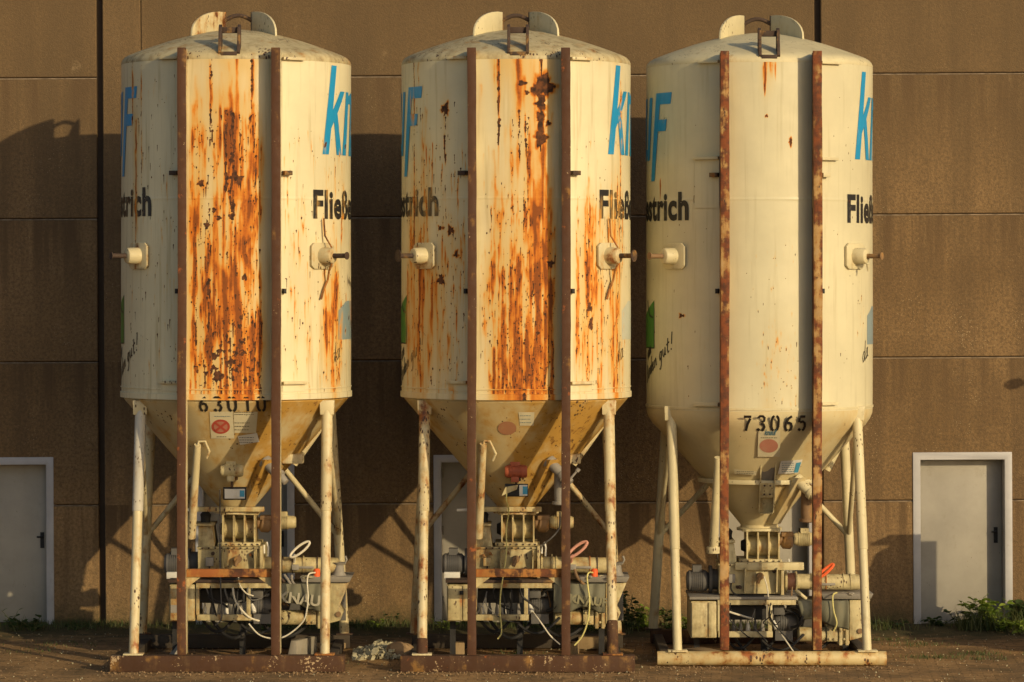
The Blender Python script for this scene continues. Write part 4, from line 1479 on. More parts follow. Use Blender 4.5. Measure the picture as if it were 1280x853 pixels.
# ------------------------------------------------------------------ the mixing pump under each silo (pixel frame of the middle one)
def make_mixer(num, L0, root_loc, dx, dyy, label):
    root = thing('mixing_pump', label, 'mixing pump', root_loc, 'mixing pumps under the silos')

    def L(px, py, y):
        return L0(px + dx, py + dyy, y)

    def bx(m, x0, x1, y0, y1, ya, yb):
        a, b = L(x0, y0, ya), L(x1, y1, ya)
        m.box(a.x, b.x, ya, yb, b.z, a.z)
        return m
    third = num == 3
    mc = M['machine_clean'] if third else M['machine']
    S_ = .00838
    # valve housing
    ya = -.18
    m = MB()
    a, b = L(628, 661, 0), L(668, 661, 0)
    m.tube([a, b], .115, 28)
    hv = m.build('valve_housing', mc, root)
    for x in (627.5, 641, 654.5, 667):
        m = MB()
        p = L(x, 661, 0)
        pt, pb_ = L(x, 641, ya), L(x, 680, ya)
        n = 10
        pts = [Vector((p.x, -.20, pt.z)), Vector((p.x, -.20, pb_.z)), Vector((p.x, .2, pb_.z)), Vector((p.x, .2, pt.z))]
        m.slab(pts, (1, 0, 0), .016)
        m.build('rib', mc, hv)
    m = bx(MB(), 629, 666, 640.5, 680.5, -.02, .02)
    m.build('web_plate', mc, hv)
    m = bx(MB(), 619, 672, 678.5, 683, -.24, .24)
    m.build('bottom_flange', mc, hv, .004)
    m = bx(MB(), 623, 670, 641.0, 644.0, -.21, .22)
    m.build('top_flange', mc, hv, .003)
    m = MB().tube([L(627, 661, 0) + Vector((-.05, 0, 0)), L(627, 661, 0) + Vector((.0, 0, 0))], [.05, .075], 18)
    m.build('bearing', M['black'], hv)
    if not third:
        m = bx(MB(), 584, 677, 634, 640, -.29, -.21)
        m.build('slide_rail', mc, root, .006)
        m = MB().tube([L(571, 638, -.25), L(584, 637.5, -.25)], .016, 12)
        m.build('rail_end', M['pale_plastic'], root)
    else:
        m = bx(MB(), 614, 700, 682.5, 692, -.40, -.30)
        m.build('slide_rail', mc, root, .006)
    # gearbox and side motor
    m = MB().tube([L(669, 654, 0), L(673, 654, 0)], .06, 18)
    m.tube([L(673, 654, 0), L(675, 654.5, 0), L(683, 655, 0), L(686, 655, 0)], [.07, .092, .092, .06], 22)
    bx(m, 672, 687, 645, 650, -.08, .08)
    m.build('gearbox', M['brown_gear'], root, .003)
    m = MB().tube([L(687, 653, 0), L(690, 653, 0), L(713, 653, 0), L(717, 653, 0)], [.055, .068, .068, .055], 22)
    for i in range(7):
        m.tube([L(693 + 2.2 * i, 653, 0), L(694 + 2.2 * i, 653, 0)], .078, 22)
    bx(m, 696, 706, 640, 646, -.05, .05)
    m.build('valve_motor', mc, root)
    # trough
    a, b = L(594, 686.5, -.34), L(671, 722, -.34)
    m = MB()
    m.hexa([(a.x, -.30, b.z), (b.x, -.30, b.z), (b.x, .26, b.z), (a.x, .26, b.z)], [(a.x, -.34, a.z), (b.x, -.34, a.z), (b.x, .26, a.z), (a.x, .26, a.z)])
    tr = m.build('trough', mc, root, .008)
    for x in (626, 666):
        p = L(x, 687, -.35)
        m = MB().slab([(p.x, -.345, a.z - .005), (p.x, -.44, a.z - .02), (p.x, -.36, b.z + .02), (p.x, -.31, b.z + .02)], (1, 0, 0), .014)
        m.build('stiffener', mc, tr)
    m = bx(MB(), 671.5, 675, 683, 723, -.38, .28)
    m.build('end_flange', mc, tr, .003)
    m = bx(MB(), 593, 672, 684.5, 686.3, -.36, .28)
    m.build('trough_lid', mc, tr, .003)
    p = L(645, 699, -.34)
    m = MB().tube([p, p + Vector((0, -.07, 0))], .038, 14).tube([p + Vector((0, -.06, 0)), p + Vector((-.03, -.075, -.07))], .02, 10)
    m.build('drain_plug', M['brown_gear'], tr)
    # inlet box
    a, b = L(595, 658, -.22), L(616, 684.5, -.22)
    m = MB().hexa([(a.x, -.26, b.z), (b.x, -.26, b.z), (b.x, .20, b.z), (a.x, .20, b.z)], [(a.x, -.22, a.z), (b.x - .03, -.22, a.z), (b.x - .03, .16, a.z), (a.x, .16, a.z)])
    il = m.build('inlet_box', mc, root, .006)
    m = bx(MB(), 588, 614, 655, 658, -.26, .20)
    m.build('inlet_lid', mc, il, .004)
    p = L(604, 655, -.05)
    m = MB().tube([p, p + Vector((0, 0, .06)), p + Vector((0, 0, .10)), p + Vector((0, 0, .13))], [.05, .05, .058, .03], 16)
    m.build('inlet_neck', M['black'], il)
    # left drive motor
    m = MB().tube([L(553, 705, -.05), L(556, 705, -.05), L(577, 705, -.05), L(581, 705, -.05)], [.085, .11, .11, .08], 24)
    for i in range(6):
        m.tube([L(560 + 2.6 * i, 705, -.05), L(561 + 2.6 * i, 705, -.05)], .12, 24)
    bx(m, 561, 572, 686, 694, -.12, .02)
    dm = m.build('drive_motor', M['grey_motor'], root)
    m = MB().tube([L(581, 703, -.05), L(585, 703, -.05)], .145, 26).tube([L(585, 703, -.05), L(595, 703, -.05)], .11, 24)
    m.build('motor_flange', M['grey_motor'], dm, .003)
    if not third:
        m = bx(MB(), 555, 575, 715.5, 724, -.2, .06)
        m.build('motor_foot', M['pale_plastic'], dm, .006)
    # conveyor tube
    m = MB().tube([L(675, 706, -.1), L(768, 707, -.1), L(771, 707, -.1)], [.083, .083, .06], 26)
    ct = m.build('screw_tube', mc, root)
    m = MB().tube([L(676, 706, -.1), L(678.5, 706, -.1)], .115, 26).tube([L(689, 706, -.1), L(691, 706, -.1)], .108, 26)
    m.build('tube_flange', mc, ct)
    if third:
        m = MB().tube([L(679, 706, -.1), L(689, 706, -.1)], .09, 24)
        m.build('tube_collar', aged('faded_red_paint', (0.26, 0.12, 0.08), rust=.3, grime=.4), ct)
    p0, p1 = L(712, 707, -.185), L(739, 711.5, -.185)
    m = MB().box(p0.x, p0.x + .07, -.20, -.18, p1.z - .01, p0.z + .01).box(p0.x + .07, p1.x, -.195, -.182, p1.z + .005, p0.z - .008)
    m.build('tube_clip', M['grey_steel'], ct, .002)
    p = L(772, 706, -.1)
    m = MB().tube([p, p + Vector((.05, 0, .01)), p + Vector((.07, 0, .05)), p + Vector((.055, 0, .09))], .011, 8)
    m.build('end_hook', M['grey_steel'], ct)
    # table frame
    y0, y1 = -.46, .36
    m = MB()
    bx(m, 592, 690, 729, 735.5, y0, y0 + .06)
    bx(m, 655, 660, 735.5, 768.5, y0 + .003, y0 + .05)
    bx(m, 593, 661, 768.5, 776, y0, y0 + .06)
    bx(m, 592, 596, 735.5, 768.5, y0 + .004, y0 + .05)
    bx(m, 592, 690, 729, 735.5, y1 - .06, y1)
    bx(m, 592, 757, 768.5, 776, y1 - .06, y1)
    bx(m, 592, 596, 730, 735, y0 + .05, y1 - .05)
    bx(m, 684, 688, 730, 735, y0 + .05, y1 - .05)
    bx(m, 593, 597, 769, 775.5, y0 + .05, y1 - .05)
    m.build('frame', mc, root, .004)
    m = bx(MB(), 557, 692, 725.5, 728.8, y0 - .02, y1)
    m.build('frame_top', M['dark_iron'] if not third else M['grey_steel'], root, .003)
    # feet
    for x in (566, 650, 752):
        for yy in (-.12, y1 - .08):
            p = L(x, 770, yy)
            m = MB().box(p.x - .03, p.x + .03, yy, yy + .06, 0.005, p.z)
            m.build('foot', M['black'], root)
    # control cabinet
    a, b = L(558.5, 731, y0), L(591, 777, y0)
    m = MB().box(a.x, b.x, y0 + .02, y1 - .02, b.z, a.z)
    cab = m.build('control_cabinet', mc, root, .01)
    xm = a.x + (b.x - a.x) * (.66 if third else .60)
    m = MB().box(a.x + .012, xm - .006, y0, y0 + .019, b.z + .012, a.z - .012)
    m.build('cabinet_door', mc, cab, .004)
    m = MB().box(xm + .006, b.x - .01, y0 + .004, y0 + .019, b.z + .012, a.z - .012)
    m.build('cabinet_door', mc, cab, .004)
    if num == 1:
        m = MB().box(a.x + .016, xm - .01, y0 - .004, y0 - .001, b.z + .09, b.z + .17)
        m.build('door_stripe', M['grey_steel'], cab)
    elif num == 2:
        p = L(577, 741, y0)
        m = MB().box(p.x - .02, p.x + .02, y0 - .03, y0 + .003, p.z - .02, p.z + .02)
        m.build('door_latch', M['black'], cab, .004)
    # dark switch box with connectors hanging under it
    m = bx(MB(), 597, 653, 737, 754, -.30, .1)
    sb = m.build('switch_box', M['black'], root, .006)
    for i, x in enumerate((603, 612, 621, 630, 639, 648)):
        p = L(x, 754, -.25)
        r = .017 + .004 * (i % 2)
        m = MB().tube([p + Vector((0, 0, .01)), p + Vector((0, 0, -.03)), p + Vector((0, 0, -.055)), p + Vector((0, 0, -.11)), p + Vector((0, 0, -.125))], [r * .6, r * .6, r, r * 1.25, r], 12)
        m.build('connector', M['pale_plastic'] if i % 3 == 0 else M['grey_steel'] if i % 3 == 2 else M['grey_motor'], sb)
    # pump motor in the dark middle
    m = MB().tube([L(662, 757, -.2), L(665, 757, -.2), L(684, 757, -.2), L(691, 757, -.2)], [.08, .10, .10, .06], 22)
    for i in range(5):
        m.tube([L(667 + 3 * i, 757, -.2), L(668 + 3 * i, 757, -.2)], .108, 22)
    bx(m, 664, 686, 768, 780, -.3, .1)
    m.build('pump_motor', M['grey_motor'], root)
    p = L(664, 762, -.33)
    m = MB().tube([p + Vector((-.02, 0, .06)), p, p + Vector((.01, -.02, -.03))], [.014, .026, .02], 10)
    m.build('cable_plug', M['pale_plastic'], root)
    # pump body
    m = MB()
    m.tube([L(692, 772, -.2), L(694, 772, -.2), L(726, 772, -.2), L(729, 772, -.2)], [.05, .078, .078, .06], 22)
    bx(m, 729, 742, 763, 781, -.30, .12)
    bx(m, 742, 757, 759, 784, -.27, .12)
    bx(m, 744, 748, 757, 786, -.31, .12)
    bx(m, 752, 756, 757, 786, -.31, .12)
    for x in (732, 738, 750):
        for yy in (766, 778):
            p = L(x, yy, -.30)
            m.tube([p, p + Vector((0, -.02, 0))], .014, 6)
    m.build('pump_body', mc, root, .004)
    # wedge hopper with tray on the right
    a = [L(*p, -.30) for p in ((757, 729), (783, 729), (771, 758), (776, 766), (772, 776), (757, 780))]
    m = MB().prism([(p.x, p.z) for p in a], -.30, .20)
    wh = m.build('material_hopper', mc, root, .006)
    p = L(770, 768, -.30)
    m = MB().tube([p, p + Vector((0, -.02, 0))], .028, 14)
    m.build('pivot_bolt', M['brown_gear'], wh)
    a, b = L(722, 721.5, -.36), L(787, 728.5, -.36)
    m = MB().hexa([(a.x + .02, -.34, b.z), (b.x - .03, -.34, b.z), (b.x - .03, .24, b.z), (a.x + .02, .24, b.z)], [(a.x, -.36, a.z), (b.x, -.36, a.z), (b.x, .26, a.z), (a.x, .26, a.z)])
    m.build('hopper_tray', M['grey_steel'], root, .004)
    if num != 3:
        p = L(771, 721, -.15)
        m = MB().tube([p, p + Vector((0, 0, .05)), p + Vector((0, 0, .12)), p + Vector((0, 0, .15))], [.085, .055, .045, .07], 18)
        m.build('tray_funnel', M['grey_steel'], root)
    # canvas hood over the pump
    m = MB()
    nx, nz = 36, 14
    top = L(692, 731.5, -.40)
    bot = L(756, 766, -.40)
    verts = []
    rr = random.Random(num * 5)
    ph = [rr.uniform(0, 6) for _ in range(4)]
    for j in range(nz + 1):
        row = []
        for i in range(nx + 1):
            s = i / nx
            t = j / nz
            sag = 0.62 + 0.38 * (s ** 1.0) if num != 2 else 0.9 + .1 * s
            arch = .10 * math.sin(PI * min(1, s * 1.6)) if num != 2 else .14 * max(0, math.sin(PI * (s * 1.7 - .5)))
            zz = top.z + (bot.z - top.z) * (t * (sag if num != 2 else 1.0) * (1 - arch * 1.6))
            x = top.x + (bot.x - top.x) * s
            if num == 3:
                x += .05 * t * (1 - s)
            y = -.40 - .045 * math.sin(PI * t) - .012 * math.sin(s * 26 + ph[0] + t * 2) - .010 * math.sin(s * 11 + ph[1]) * t
            row.append(m.bm.verts.new((x, y, zz)))
        verts.append(row)
    for j in range(nz):
        for i in range(nx):
            m.bm.faces.new((verts[j][i], verts[j][i + 1], verts[j + 1][i + 1], verts[j + 1][i]))
    # folded back over the top
    back = [m.bm.verts.new((v.co.x, .1, v.co.z + .004)) for v in verts[0]]
    for i in range(nx):
        m.bm.faces.new((verts[0][i + 1], verts[0][i], back[i], back[i + 1]))
    hood = m.build('canvas_hood', M['canvas'], root)
    sm = hood.modifiers.new('thickness', 'SOLIDIFY')
    sm.thickness = .012
    sm.offset = 1
    if num != 3:
        bmf = font_bm('KNAUF', .155 if num == 1 else .12, .005, .12)
        mm = MB()
        p = L(695, 751, -.40) if num == 1 else L(711, 752, -.40)

        def fm2(u, z):
            t = max(0, min(1, (top.z - z) / (top.z - bot.z)))
            return (u, -.443 - .030 * math.sin(PI * t), z)
        font_on(mm, bmf, fm2, .05, lambda x, y: (p.x + x, p.z + y - x * .12))
        mm.build('canvas_lettering', M['canvas_mark'] if num == 1 else M['canvas_faint'], hood)
    # hoses, cables, cap
    cap = L(743, 722, -.30)
    capz = L(743, 711, -.30).z
    if not third:
        m = MB().tube([cap, Vector((cap.x, cap.y, capz - .015)), Vector((cap.x, cap.y, capz))], [.034, .036, .024], 16)
        m.build('orange_cap', M['orange'], root)
    pts = [L(x, y, yy) for x, y, yy in ((741, 716, -.34), (736, 716, -.44), (734, 722, -.48), (735, 735, -.52), (737, 752, -.53), (735, 775, -.52), (728, 795, -.5), (718, 807, -.5))]
    if num == 3:
        pts = [L(x, y, yy) for x, y, yy in ((741, 720, -.34), (736, 724, -.44), (737, 742, -.50), (741, 758, -.52), (737, 768, -.50))]
    if num == 1:
        pts = [L(x, y, yy) for x, y, yy in ((741, 716, -.34), (733, 718, -.44), (731, 728, -.48), (732, 745, -.52), (731, 760, -.53), (727, 775, -.52), (715, 788, -.5), (700, 797, -.5), (684, 798, -.5), (670, 793, -.48), (658, 780, -.46))]
    m = MB().tube(smooth_path(pts), .0085, 8)
    m.build('cable', M['yellow_cable'] if num != 1 else M['white_cable'], root)
    if num != 1:
        pts = [L(x, y, yy) for x, y, yy in ((665, 764, -.34), (670, 770, -.42), (678, 781, -.5), (688, 795, -.52), (700, 806, -.5))]
        m = MB().tube(smooth_path(pts), .0075, 8)
        m.build('cable', M['white_cable'], root)
    else:
        pts = [L(x, y, yy) for x, y, yy in ((645, 722, -.40), (647, 732, -.49), (655, 742, -.49), (664, 745, -.48))]
        m = MB().tube(smooth_path(pts), .0075, 8)
        m.build('cable', M['white_cable'], root)
    if num == 2:
        pts = [L(x, y, yy) for x, y, yy in ((634, 612, -.62), (633, 625, -.62), (636, 640, -.5), (633, 660, -.42), (633, 690, -.46), (630, 715, -.5), (626, 740, -.52), (625, 765, -.52), (627, 790, -.52), (622, 799, -.52))]
        m = MB().tube(smooth_path(pts), .0075, 8)
        m.build('cable', M['yellow_cable'], root)
        pts = [L(x, y, yy) for x, y, yy in ((700, 640, -.3), (699, 660, -.3), (690, 672, -.3), (678, 682, -.25), (676, 690, -.25))]
        m = MB().tube(smooth_path(pts), .009, 8)
        m.build('cable', M['grey_motor'], root)
    elif num == 1:
        pts = [L(x, y, yy) for x, y, yy in ((622, 612, -.64), (622, 640, -.52), (622, 690, -.47), (623, 740, -.52), (624, 772, -.50), (616, 782, -.5))]
        m = MB().tube(smooth_path(pts), .007, 8)
        m.build('cable', M['grey_motor'], root)
    else:
        p = L(650, 700, -.41)
        m = MB().tube(smooth_path([p, p + Vector((.03, -.02, -.10)), p + Vector((.045, -.03, -.22))]), .007, 8)
        m.build('cable', M['white_cable'], root)
    # hose loop above the tube
    c = L(722, 687, -.25) if not third else L(727, 693, -.25)
    rr_ = .075 if not third else .06
    m = MB()
    pts = [c + Vector((math.cos(t) * rr_ * 1.25 + math.sin(t) * .035, .02 * math.sin(t), math.sin(t) * rr_ * .85 + math.cos(t) * .05)) for t in [2 * PI * i / 20 for i in range(21)]]
    m.tube(pts, .013 if num == 1 else .016, 8)
    m.tube([c + Vector((-.05, 0, -.06)), c + Vector((-.07, .1, -.16))], .014, 8)
    m.build('hose_loop', M[{1: 'white_cable', 2: 'pink', 3: 'orange'}[num]], root)
    # small levers by the end flange
    p = L(677, 692, -.2)
    m = MB().tube([p, p + Vector((0, 0, .09))], .012, 8)
    m.build('clamp_lever', M['pale_plastic'], root)
    m = MB().tube([p + Vector((.04, 0, -.03)), p + Vector((.045, 0, .06)), p + Vector((.03, 0, .12))], .010, 8)
    m.build('clamp_lever', M['pale_plastic'], root)
    # bolts round the flanges
    for x in (600, 608, 616, 624, 632, 640, 648, 656, 664):
        p = L(x, 685.4, -.36)
        MB().tube([p + Vector((0, .004, 0)), p + Vector((0, -.012, 0))], .009, 6).build('flange_bolt', M['dark_iron'], tr)
    for x in (622, 630, 638, 646, 654, 662, 669):
        p = L(x, 680.8, -.24)
        MB().tube([p + Vector((0, .004, 0)), p + Vector((0, -.012, 0))], .010, 6).build('flange_bolt', M['dark_iron'], hv)
    # hydraulic hoses sagging under the frame and behind it
    for (a, b, sag, yy, rad) in ((598, 640, 18, -.30, .016), (610, 668, 26, -.22, .018), (640, 700, 20, -.34, .014), (668, 740, 24, -.15, .018)):
        pts = [L(a + (b - a) * i / 8, 772 + sag * math.sin(PI * i / 8), yy + .05 * math.sin(i)) for i in range(9)]
        MB().tube(smooth_path(pts, 3), rad, 8).build('hydraulic_hose', M['black'], root)
    pts = [L(x, y, yy) for x, y, yy in ((676, 745, -.30), (682, 738, -.36), (692, 738, -.40), (698, 748, -.44), (694, 760, -.42), (684, 764, -.34))]
    MB().tube(smooth_path(pts), .016, 8).build('hydraulic_hose', M['black'], root)
    # small junction box with conduit on the trough
    a, b = L(604, 697, -.36), L(614, 708, -.36)
    jb = MB().box(a.x, b.x, -.37, -.32, b.z, a.z).build('junction_box', M['grey_steel'] if num != 2 else mc, tr, .006)
    pts = [L(x, y, yy) for x, y, yy in ((609, 708, -.35), (609, 716, -.37), (614, 722, -.42), (626, 724, -.44), (650, 724, -.43))]
    MB().tube(smooth_path(pts), .009, 8).build('conduit', M['black'], jb)
    # oil and mortar caked valve block in the middle bay
    m = bx(MB(), 662, 676, 737, 748, -.34, -.2)
    bx(m, 664, 668, 732, 737, -.32, -.24)
    bx(m, 676, 684, 741, 746, -.32, -.24)
    m.build('valve_block', M['grey_motor'], root, .006)
    # loose clutter: pipes, valves, clamps and crusts of set mortar, different on every pump
    rc = random.Random(90 + num)
    for k in range(7):
        x, y_ = rc.uniform(598, 664), rc.uniform(726, 742)
        x2, y2 = x + rc.uniform(-18, 24), rc.uniform(748, 782)
        yy = rc.uniform(-.50, -.40)
        pts = [L(x, y_, yy), L(x + rc.uniform(-5, 5), (y_ + y2) / 2, yy - .03), L(x2, y2, yy), L(x2 + rc.uniform(4, 16), y2 + rc.uniform(-6, 6), yy + .05)]
        MB().tube(smooth_path(pts, 4), rc.choice((.006, .008, .011)), 7).build('cable', rc.choice((M['black'], M['grey_motor'], M['white_cable'], M['black'])), root)
    for k in range(5):
        x, y_ = rc.uniform(676, 720), rc.uniform(712, 728)
        yy = rc.uniform(-.34, -.22)
        pts = [L(x, y_, yy), L(x + rc.uniform(-4, 10), y_ + rc.uniform(8, 16), yy - .05), L(x + rc.uniform(5, 24), y_ + rc.uniform(18, 34), yy - .08), L(x + rc.uniform(10, 30), y_ + rc.uniform(20, 40), yy)]
        MB().tube(smooth_path(pts, 4), rc.choice((.008, .012, .015)), 8).build('hose', rc.choice((M['black'], M['brown_gear'], M['grey_steel'])), root)
    for k in range(4):
        x = rc.uniform(692, 764)
        a, b = L(x, 706, -.1), L(x + 1.3, 706, -.1)
        MB().tube([a, b], .090 + .004 * rc.random(), 22).build('pipe_clamp', rc.choice((M['dark_iron'], mc, M['rust'])), ct)
    for k in range(5):
        x, y_ = rc.choice(((604, 694), (618, 713), (634, 691), (657, 711), (661, 693), (640, 716), (612, 692)))
        p = L(x + rc.uniform(-2, 2), y_, -.34)
        m = MB().tube([p, p + Vector((0, -.035, 0))], rc.uniform(.010, .022), 10).tube([p + Vector((0, -.03, 0)), p + Vector((rc.uniform(-.03, .03), -.04, rc.uniform(-.04, .04)))], .007, 6)
        m.build('grease_valve', rc.choice((M['dark_iron'], M['brown_gear'], M['rust'])), tr)
    for k in range(9):
        x = rc.uniform(600, 690) if k < 5 else rc.uniform(724, 782)
        p = L(x, 728 if k < 5 else 721.5, rc.uniform(-.42, -.2))
        bmc = bmesh.new()
        bmesh.ops.create_icosphere(bmc, subdivisions=2, radius=1)
        sx, sy, sz = rc.uniform(.02, .06), rc.uniform(.02, .05), rc.uniform(.008, .022)
        for v in bmc.verts:
            kk = 1 + rc.uniform(-.25, .25)
            v.co = Vector((p.x + v.co.x * sx * kk, p.y + v.co.y * sy * kk, p.z + v.co.z * sz * kk))
        mm = MB()
        mm.bm.free()
        mm.bm = bmc
        mm.build('mortar_crust', M['rubble'] if k % 2 else M['concrete_block'], root)
    p0, p1 = L(690, 717, -.25), L(703, 728, -.25)
    MB().tube([p0, p1], .018, 8).build('stay', M['dark_iron'] if not third else mc, root)
    p0, p1 = L(690, 736, .1), L(690, 776, .1)
    MB().box(p0.x - .1, p0.x + .75, .1, .14, p1.z, p0.z).build('rear_panel', M['grey_motor'], root, .004)
    return root


def smooth_path(pts, n=5):
    out = []
    P = [pts[0]] + list(pts) + [pts[-1]]
    for i in range(1, len(P) - 2):
        for k in range(n):
            t = k / n
            a, b, c, d = (Vector(q) for q in P[i - 1:i + 3])
            out.append(.5 * ((2 * b) + (c - a) * t + (2 * a - 5 * b + 4 * c - d) * t ** 2 + (3 * b - a - 3 * c + d) * t ** 3))
    out.append(Vector(pts[-1]))
    return out


s1, L1, c1 = make_silo(1, 295.5, 0.0, 'cream silo numbered 63010, its front panel covered in orange rust')
s2, L2, c2 = make_silo(2, 645.0, 0.0, 'cream silo with a brown rust blot and long streaks, hopper without number')
s3, L3, c3 = make_silo(3, 949.0, 0.5, 'cleanest cream silo, numbered 73065, almost without rust on its shell')
make_mixer(1, L1, s1.location, -347, 0, 'cream mixing pump with a KNAUF canvas hood under the rustiest silo')
make_mixer(2, L2, s2.location, 0, 0, 'cream mixing pump with pink hose loop under the silo with red motor')
make_mixer(3, L3, s3.location, 305, 21, 'cream mixing pump with red collar under the cleanest silo')

# ------------------------------------------------------------------ wall with doors
SW = (CAM_D + WALL_Y) / F
TILT = math.radians(.31)


def WX(px):
    return (px - 640) * SW


def WZ(py):
    return CAM_H - (py - HOR) * SW


DOORS = [(-56, 68), (245, 369), (543, 667), (897, 1021), (1142, 1266)]
DTOP = WZ(568.5)
wall = thing('concrete_wall', 'brown exposed aggregate concrete panel wall behind the three silos', 'wall', (0, WALL_Y, 0))
wall.rotation_euler = (0, -TILT, 0)
rows = [-.4, WZ(629), WZ(450), WZ(271), WZ(95), WZ(-84), WZ(-263)]
cols = [(-1700, -774, 0), (-766, -718, 1), (-717.5, 124, 0), (132, 179.6, 1), (180.2, 1022, 0), (1030, 1920, 0), (1928, 2800, 0)]
GAP = .010


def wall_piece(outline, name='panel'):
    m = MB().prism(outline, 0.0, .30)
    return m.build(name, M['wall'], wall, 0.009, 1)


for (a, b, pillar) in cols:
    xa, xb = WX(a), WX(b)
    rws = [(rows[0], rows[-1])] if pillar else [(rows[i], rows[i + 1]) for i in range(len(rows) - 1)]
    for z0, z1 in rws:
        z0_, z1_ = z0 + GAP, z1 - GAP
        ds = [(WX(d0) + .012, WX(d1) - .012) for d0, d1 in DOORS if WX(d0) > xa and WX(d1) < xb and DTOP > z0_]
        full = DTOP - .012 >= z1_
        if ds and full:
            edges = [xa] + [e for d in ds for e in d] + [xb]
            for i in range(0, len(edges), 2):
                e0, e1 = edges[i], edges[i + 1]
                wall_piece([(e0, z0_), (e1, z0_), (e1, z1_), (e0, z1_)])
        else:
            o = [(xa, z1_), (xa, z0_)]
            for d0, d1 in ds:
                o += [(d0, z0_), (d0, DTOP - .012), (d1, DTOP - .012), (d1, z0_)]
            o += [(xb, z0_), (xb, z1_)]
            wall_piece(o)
    if not pillar:
        for z in rows[1:-1]:
            segs = [(xa, xb)]
            if z < DTOP:
                e = [xa] + [q for d0, d1 in DOORS if WX(d0) > xa and WX(d1) < xb for q in (WX(d0), WX(d1))] + [xb]
                segs = [(e[i], e[i + 1]) for i in range(0, len(e), 2)]
            for e0, e1 in segs:
                m = MB().hexa([(e0 + .004, .004, z - GAP - .001), (e1 - .004, .004, z - GAP - .001), (e1 - .004, .10, z - GAP - .001), (e0 + .004, .10, z - GAP - .001)],
                              [(e0 + .004, .012, z + .002), (e1 - .004, .012, z + .002), (e1 - .004, .10, z + .002), (e0 + .004, .10, z + .002)])
                m.build('joint_strip', M['sealant'], wall)
for px in (128, 1026):
    MB().box(WX(px - 5), WX(px + 5), .10, .29, -.4, rows[-1]).build('groove_infill', M['wall_back'], wall)
MB().box(WX(-1690), WX(2790), .305, .40, -.4, rows[-1] + .15).build('backing', M['wall_back'], wall)
MB().box(WX(-1700), WX(2800), -.05, .45, rows[-1] + .005, rows[-1] + .12).build('coping', M['sealant'], wall, .01)

door_labels = ['grey metal door in shadow, at the left edge of the photo',
               'grey metal door half hidden behind the rustiest silo',
               'grey metal door with pale frame behind the silo with brown rust blot',
               'pale grey door behind the pump of the cleanest silo',
               'sunlit grey metal door with weeds at its foot and black handle']
for (a, b), lb in zip(DOORS, door_labels):
    xa, xb = WX(a), WX(b)
    xm = (xa + xb) / 2
    w = (xb - xa) / 2
    d = thing('metal_door', lb, 'door', (xm, WALL_Y, xm * math.tan(TILT)), 'grey metal doors in the wall')
    d.rotation_euler = (0, -TILT, 0)
    fw = .085
    z0 = -.05
    m = MB()
    m.prism([(-w, z0), (-w + fw, z0), (-w + fw, DTOP - fw), (w - fw, DTOP - fw), (w - fw, z0), (w, z0), (w, DTOP), (-w, DTOP)], -.014, .26)
    m.build('frame', M['door_frame'], d, .006)
    m = MB().box(-w + fw + .002, w - fw - .002, .21, .255, z0 + .05, DTOP - fw - .002)
    lf = m.build('leaf', M['door_leaf'], d, .003)
    for hz in (.25, 1.05, 1.70):
        MB().tube([(-w + fw + .012, .196, hz), (-w + fw + .012, .196, hz + .10)], .011, 10).build('hinge', M['grey_steel'], lf)
    MB().box(-w + fw + .002, w - fw - .002, .06, .209, -.03, .035).build('threshold', M['concrete_block'], d, .004)
    hx = w - fw - .075
    m = MB().box(hx - .022, hx + .022, .198, .2095, .92, 1.10).tube([(hx, .20, 1.05), (hx, .15, 1.05), (hx - .055, .148, 1.05)], .011, 10)
    m.build('handle', M['black'], lf)

# ------------------------------------------------------------------ ground
xs = [-400, -150, -60, -30, -16] + [(-80 + i) * .12 for i in range(161)] + [16, 30, 60, 150, 400]
ys = [-400, -150, -60, -30, -12, -6] + [-3.6 + i * .12 for i in range(58)] + [5, 12, 60, 400]
m = MB()
gv = []
for y in ys:
    row = []
    for x in xs:
        k = max(0, 1 - abs(x) / 9.7) * (1 if -3.5 < y < 3 else 0)
        z = -.006 + k * .006 * (math.sin(x * 3.1 + y * 2.0) * math.sin(y * 4.3 - x)) - k * .002
        z += .05 * max(0, min(1, (y - 2.3) / .6)) * (1 if abs(x) < 9 else 0) * (1 if y < 3.2 else 1)
        row.append(m.bm.verts.new((x, y, z)))
    gv.append(row)
for j in range(len(ys) - 1):
    for i in range(len(xs) - 1):
        m.bm.faces.new((gv[j][i], gv[j][i + 1], gv[j + 1][i + 1], gv[j + 1][i]))
g = m.build('ground', M['ground'])
tag(g, 'brown weathered block paving in front of the wall', 'ground', kind='structure')


# ------------------------------------------------------------------ timber blocks, rubble, stones
def G(px, py, z=0.0):
    """ground point seen at a pixel"""
    d = (CAM_H - z) * F / (py - HOR)
    return Vector(((px - 640) * d / F, d - CAM_D, z))


def block(px0, px1, py, h, dep, mat, name, label, cat, rot=0, taper=0.0):
    a, b = G(px0, py), G(px1, py)
    w = (b.x - a.x) / 2
    m = MB().hexa([(-w, 0, 0), (w, 0, 0), (w, dep, 0), (-w, dep, 0)], [(-w + taper, 0.01, h), (w, 0.01, h), (w, dep, h), (-w + taper, dep, h)])
    o = m.build(name, mat, None, .008)
    o.location = ((a.x + b.x) / 2, a.y, 0)
    o.rotation_euler = (0, 0, rot)
    tag(o, label, cat)
    return o


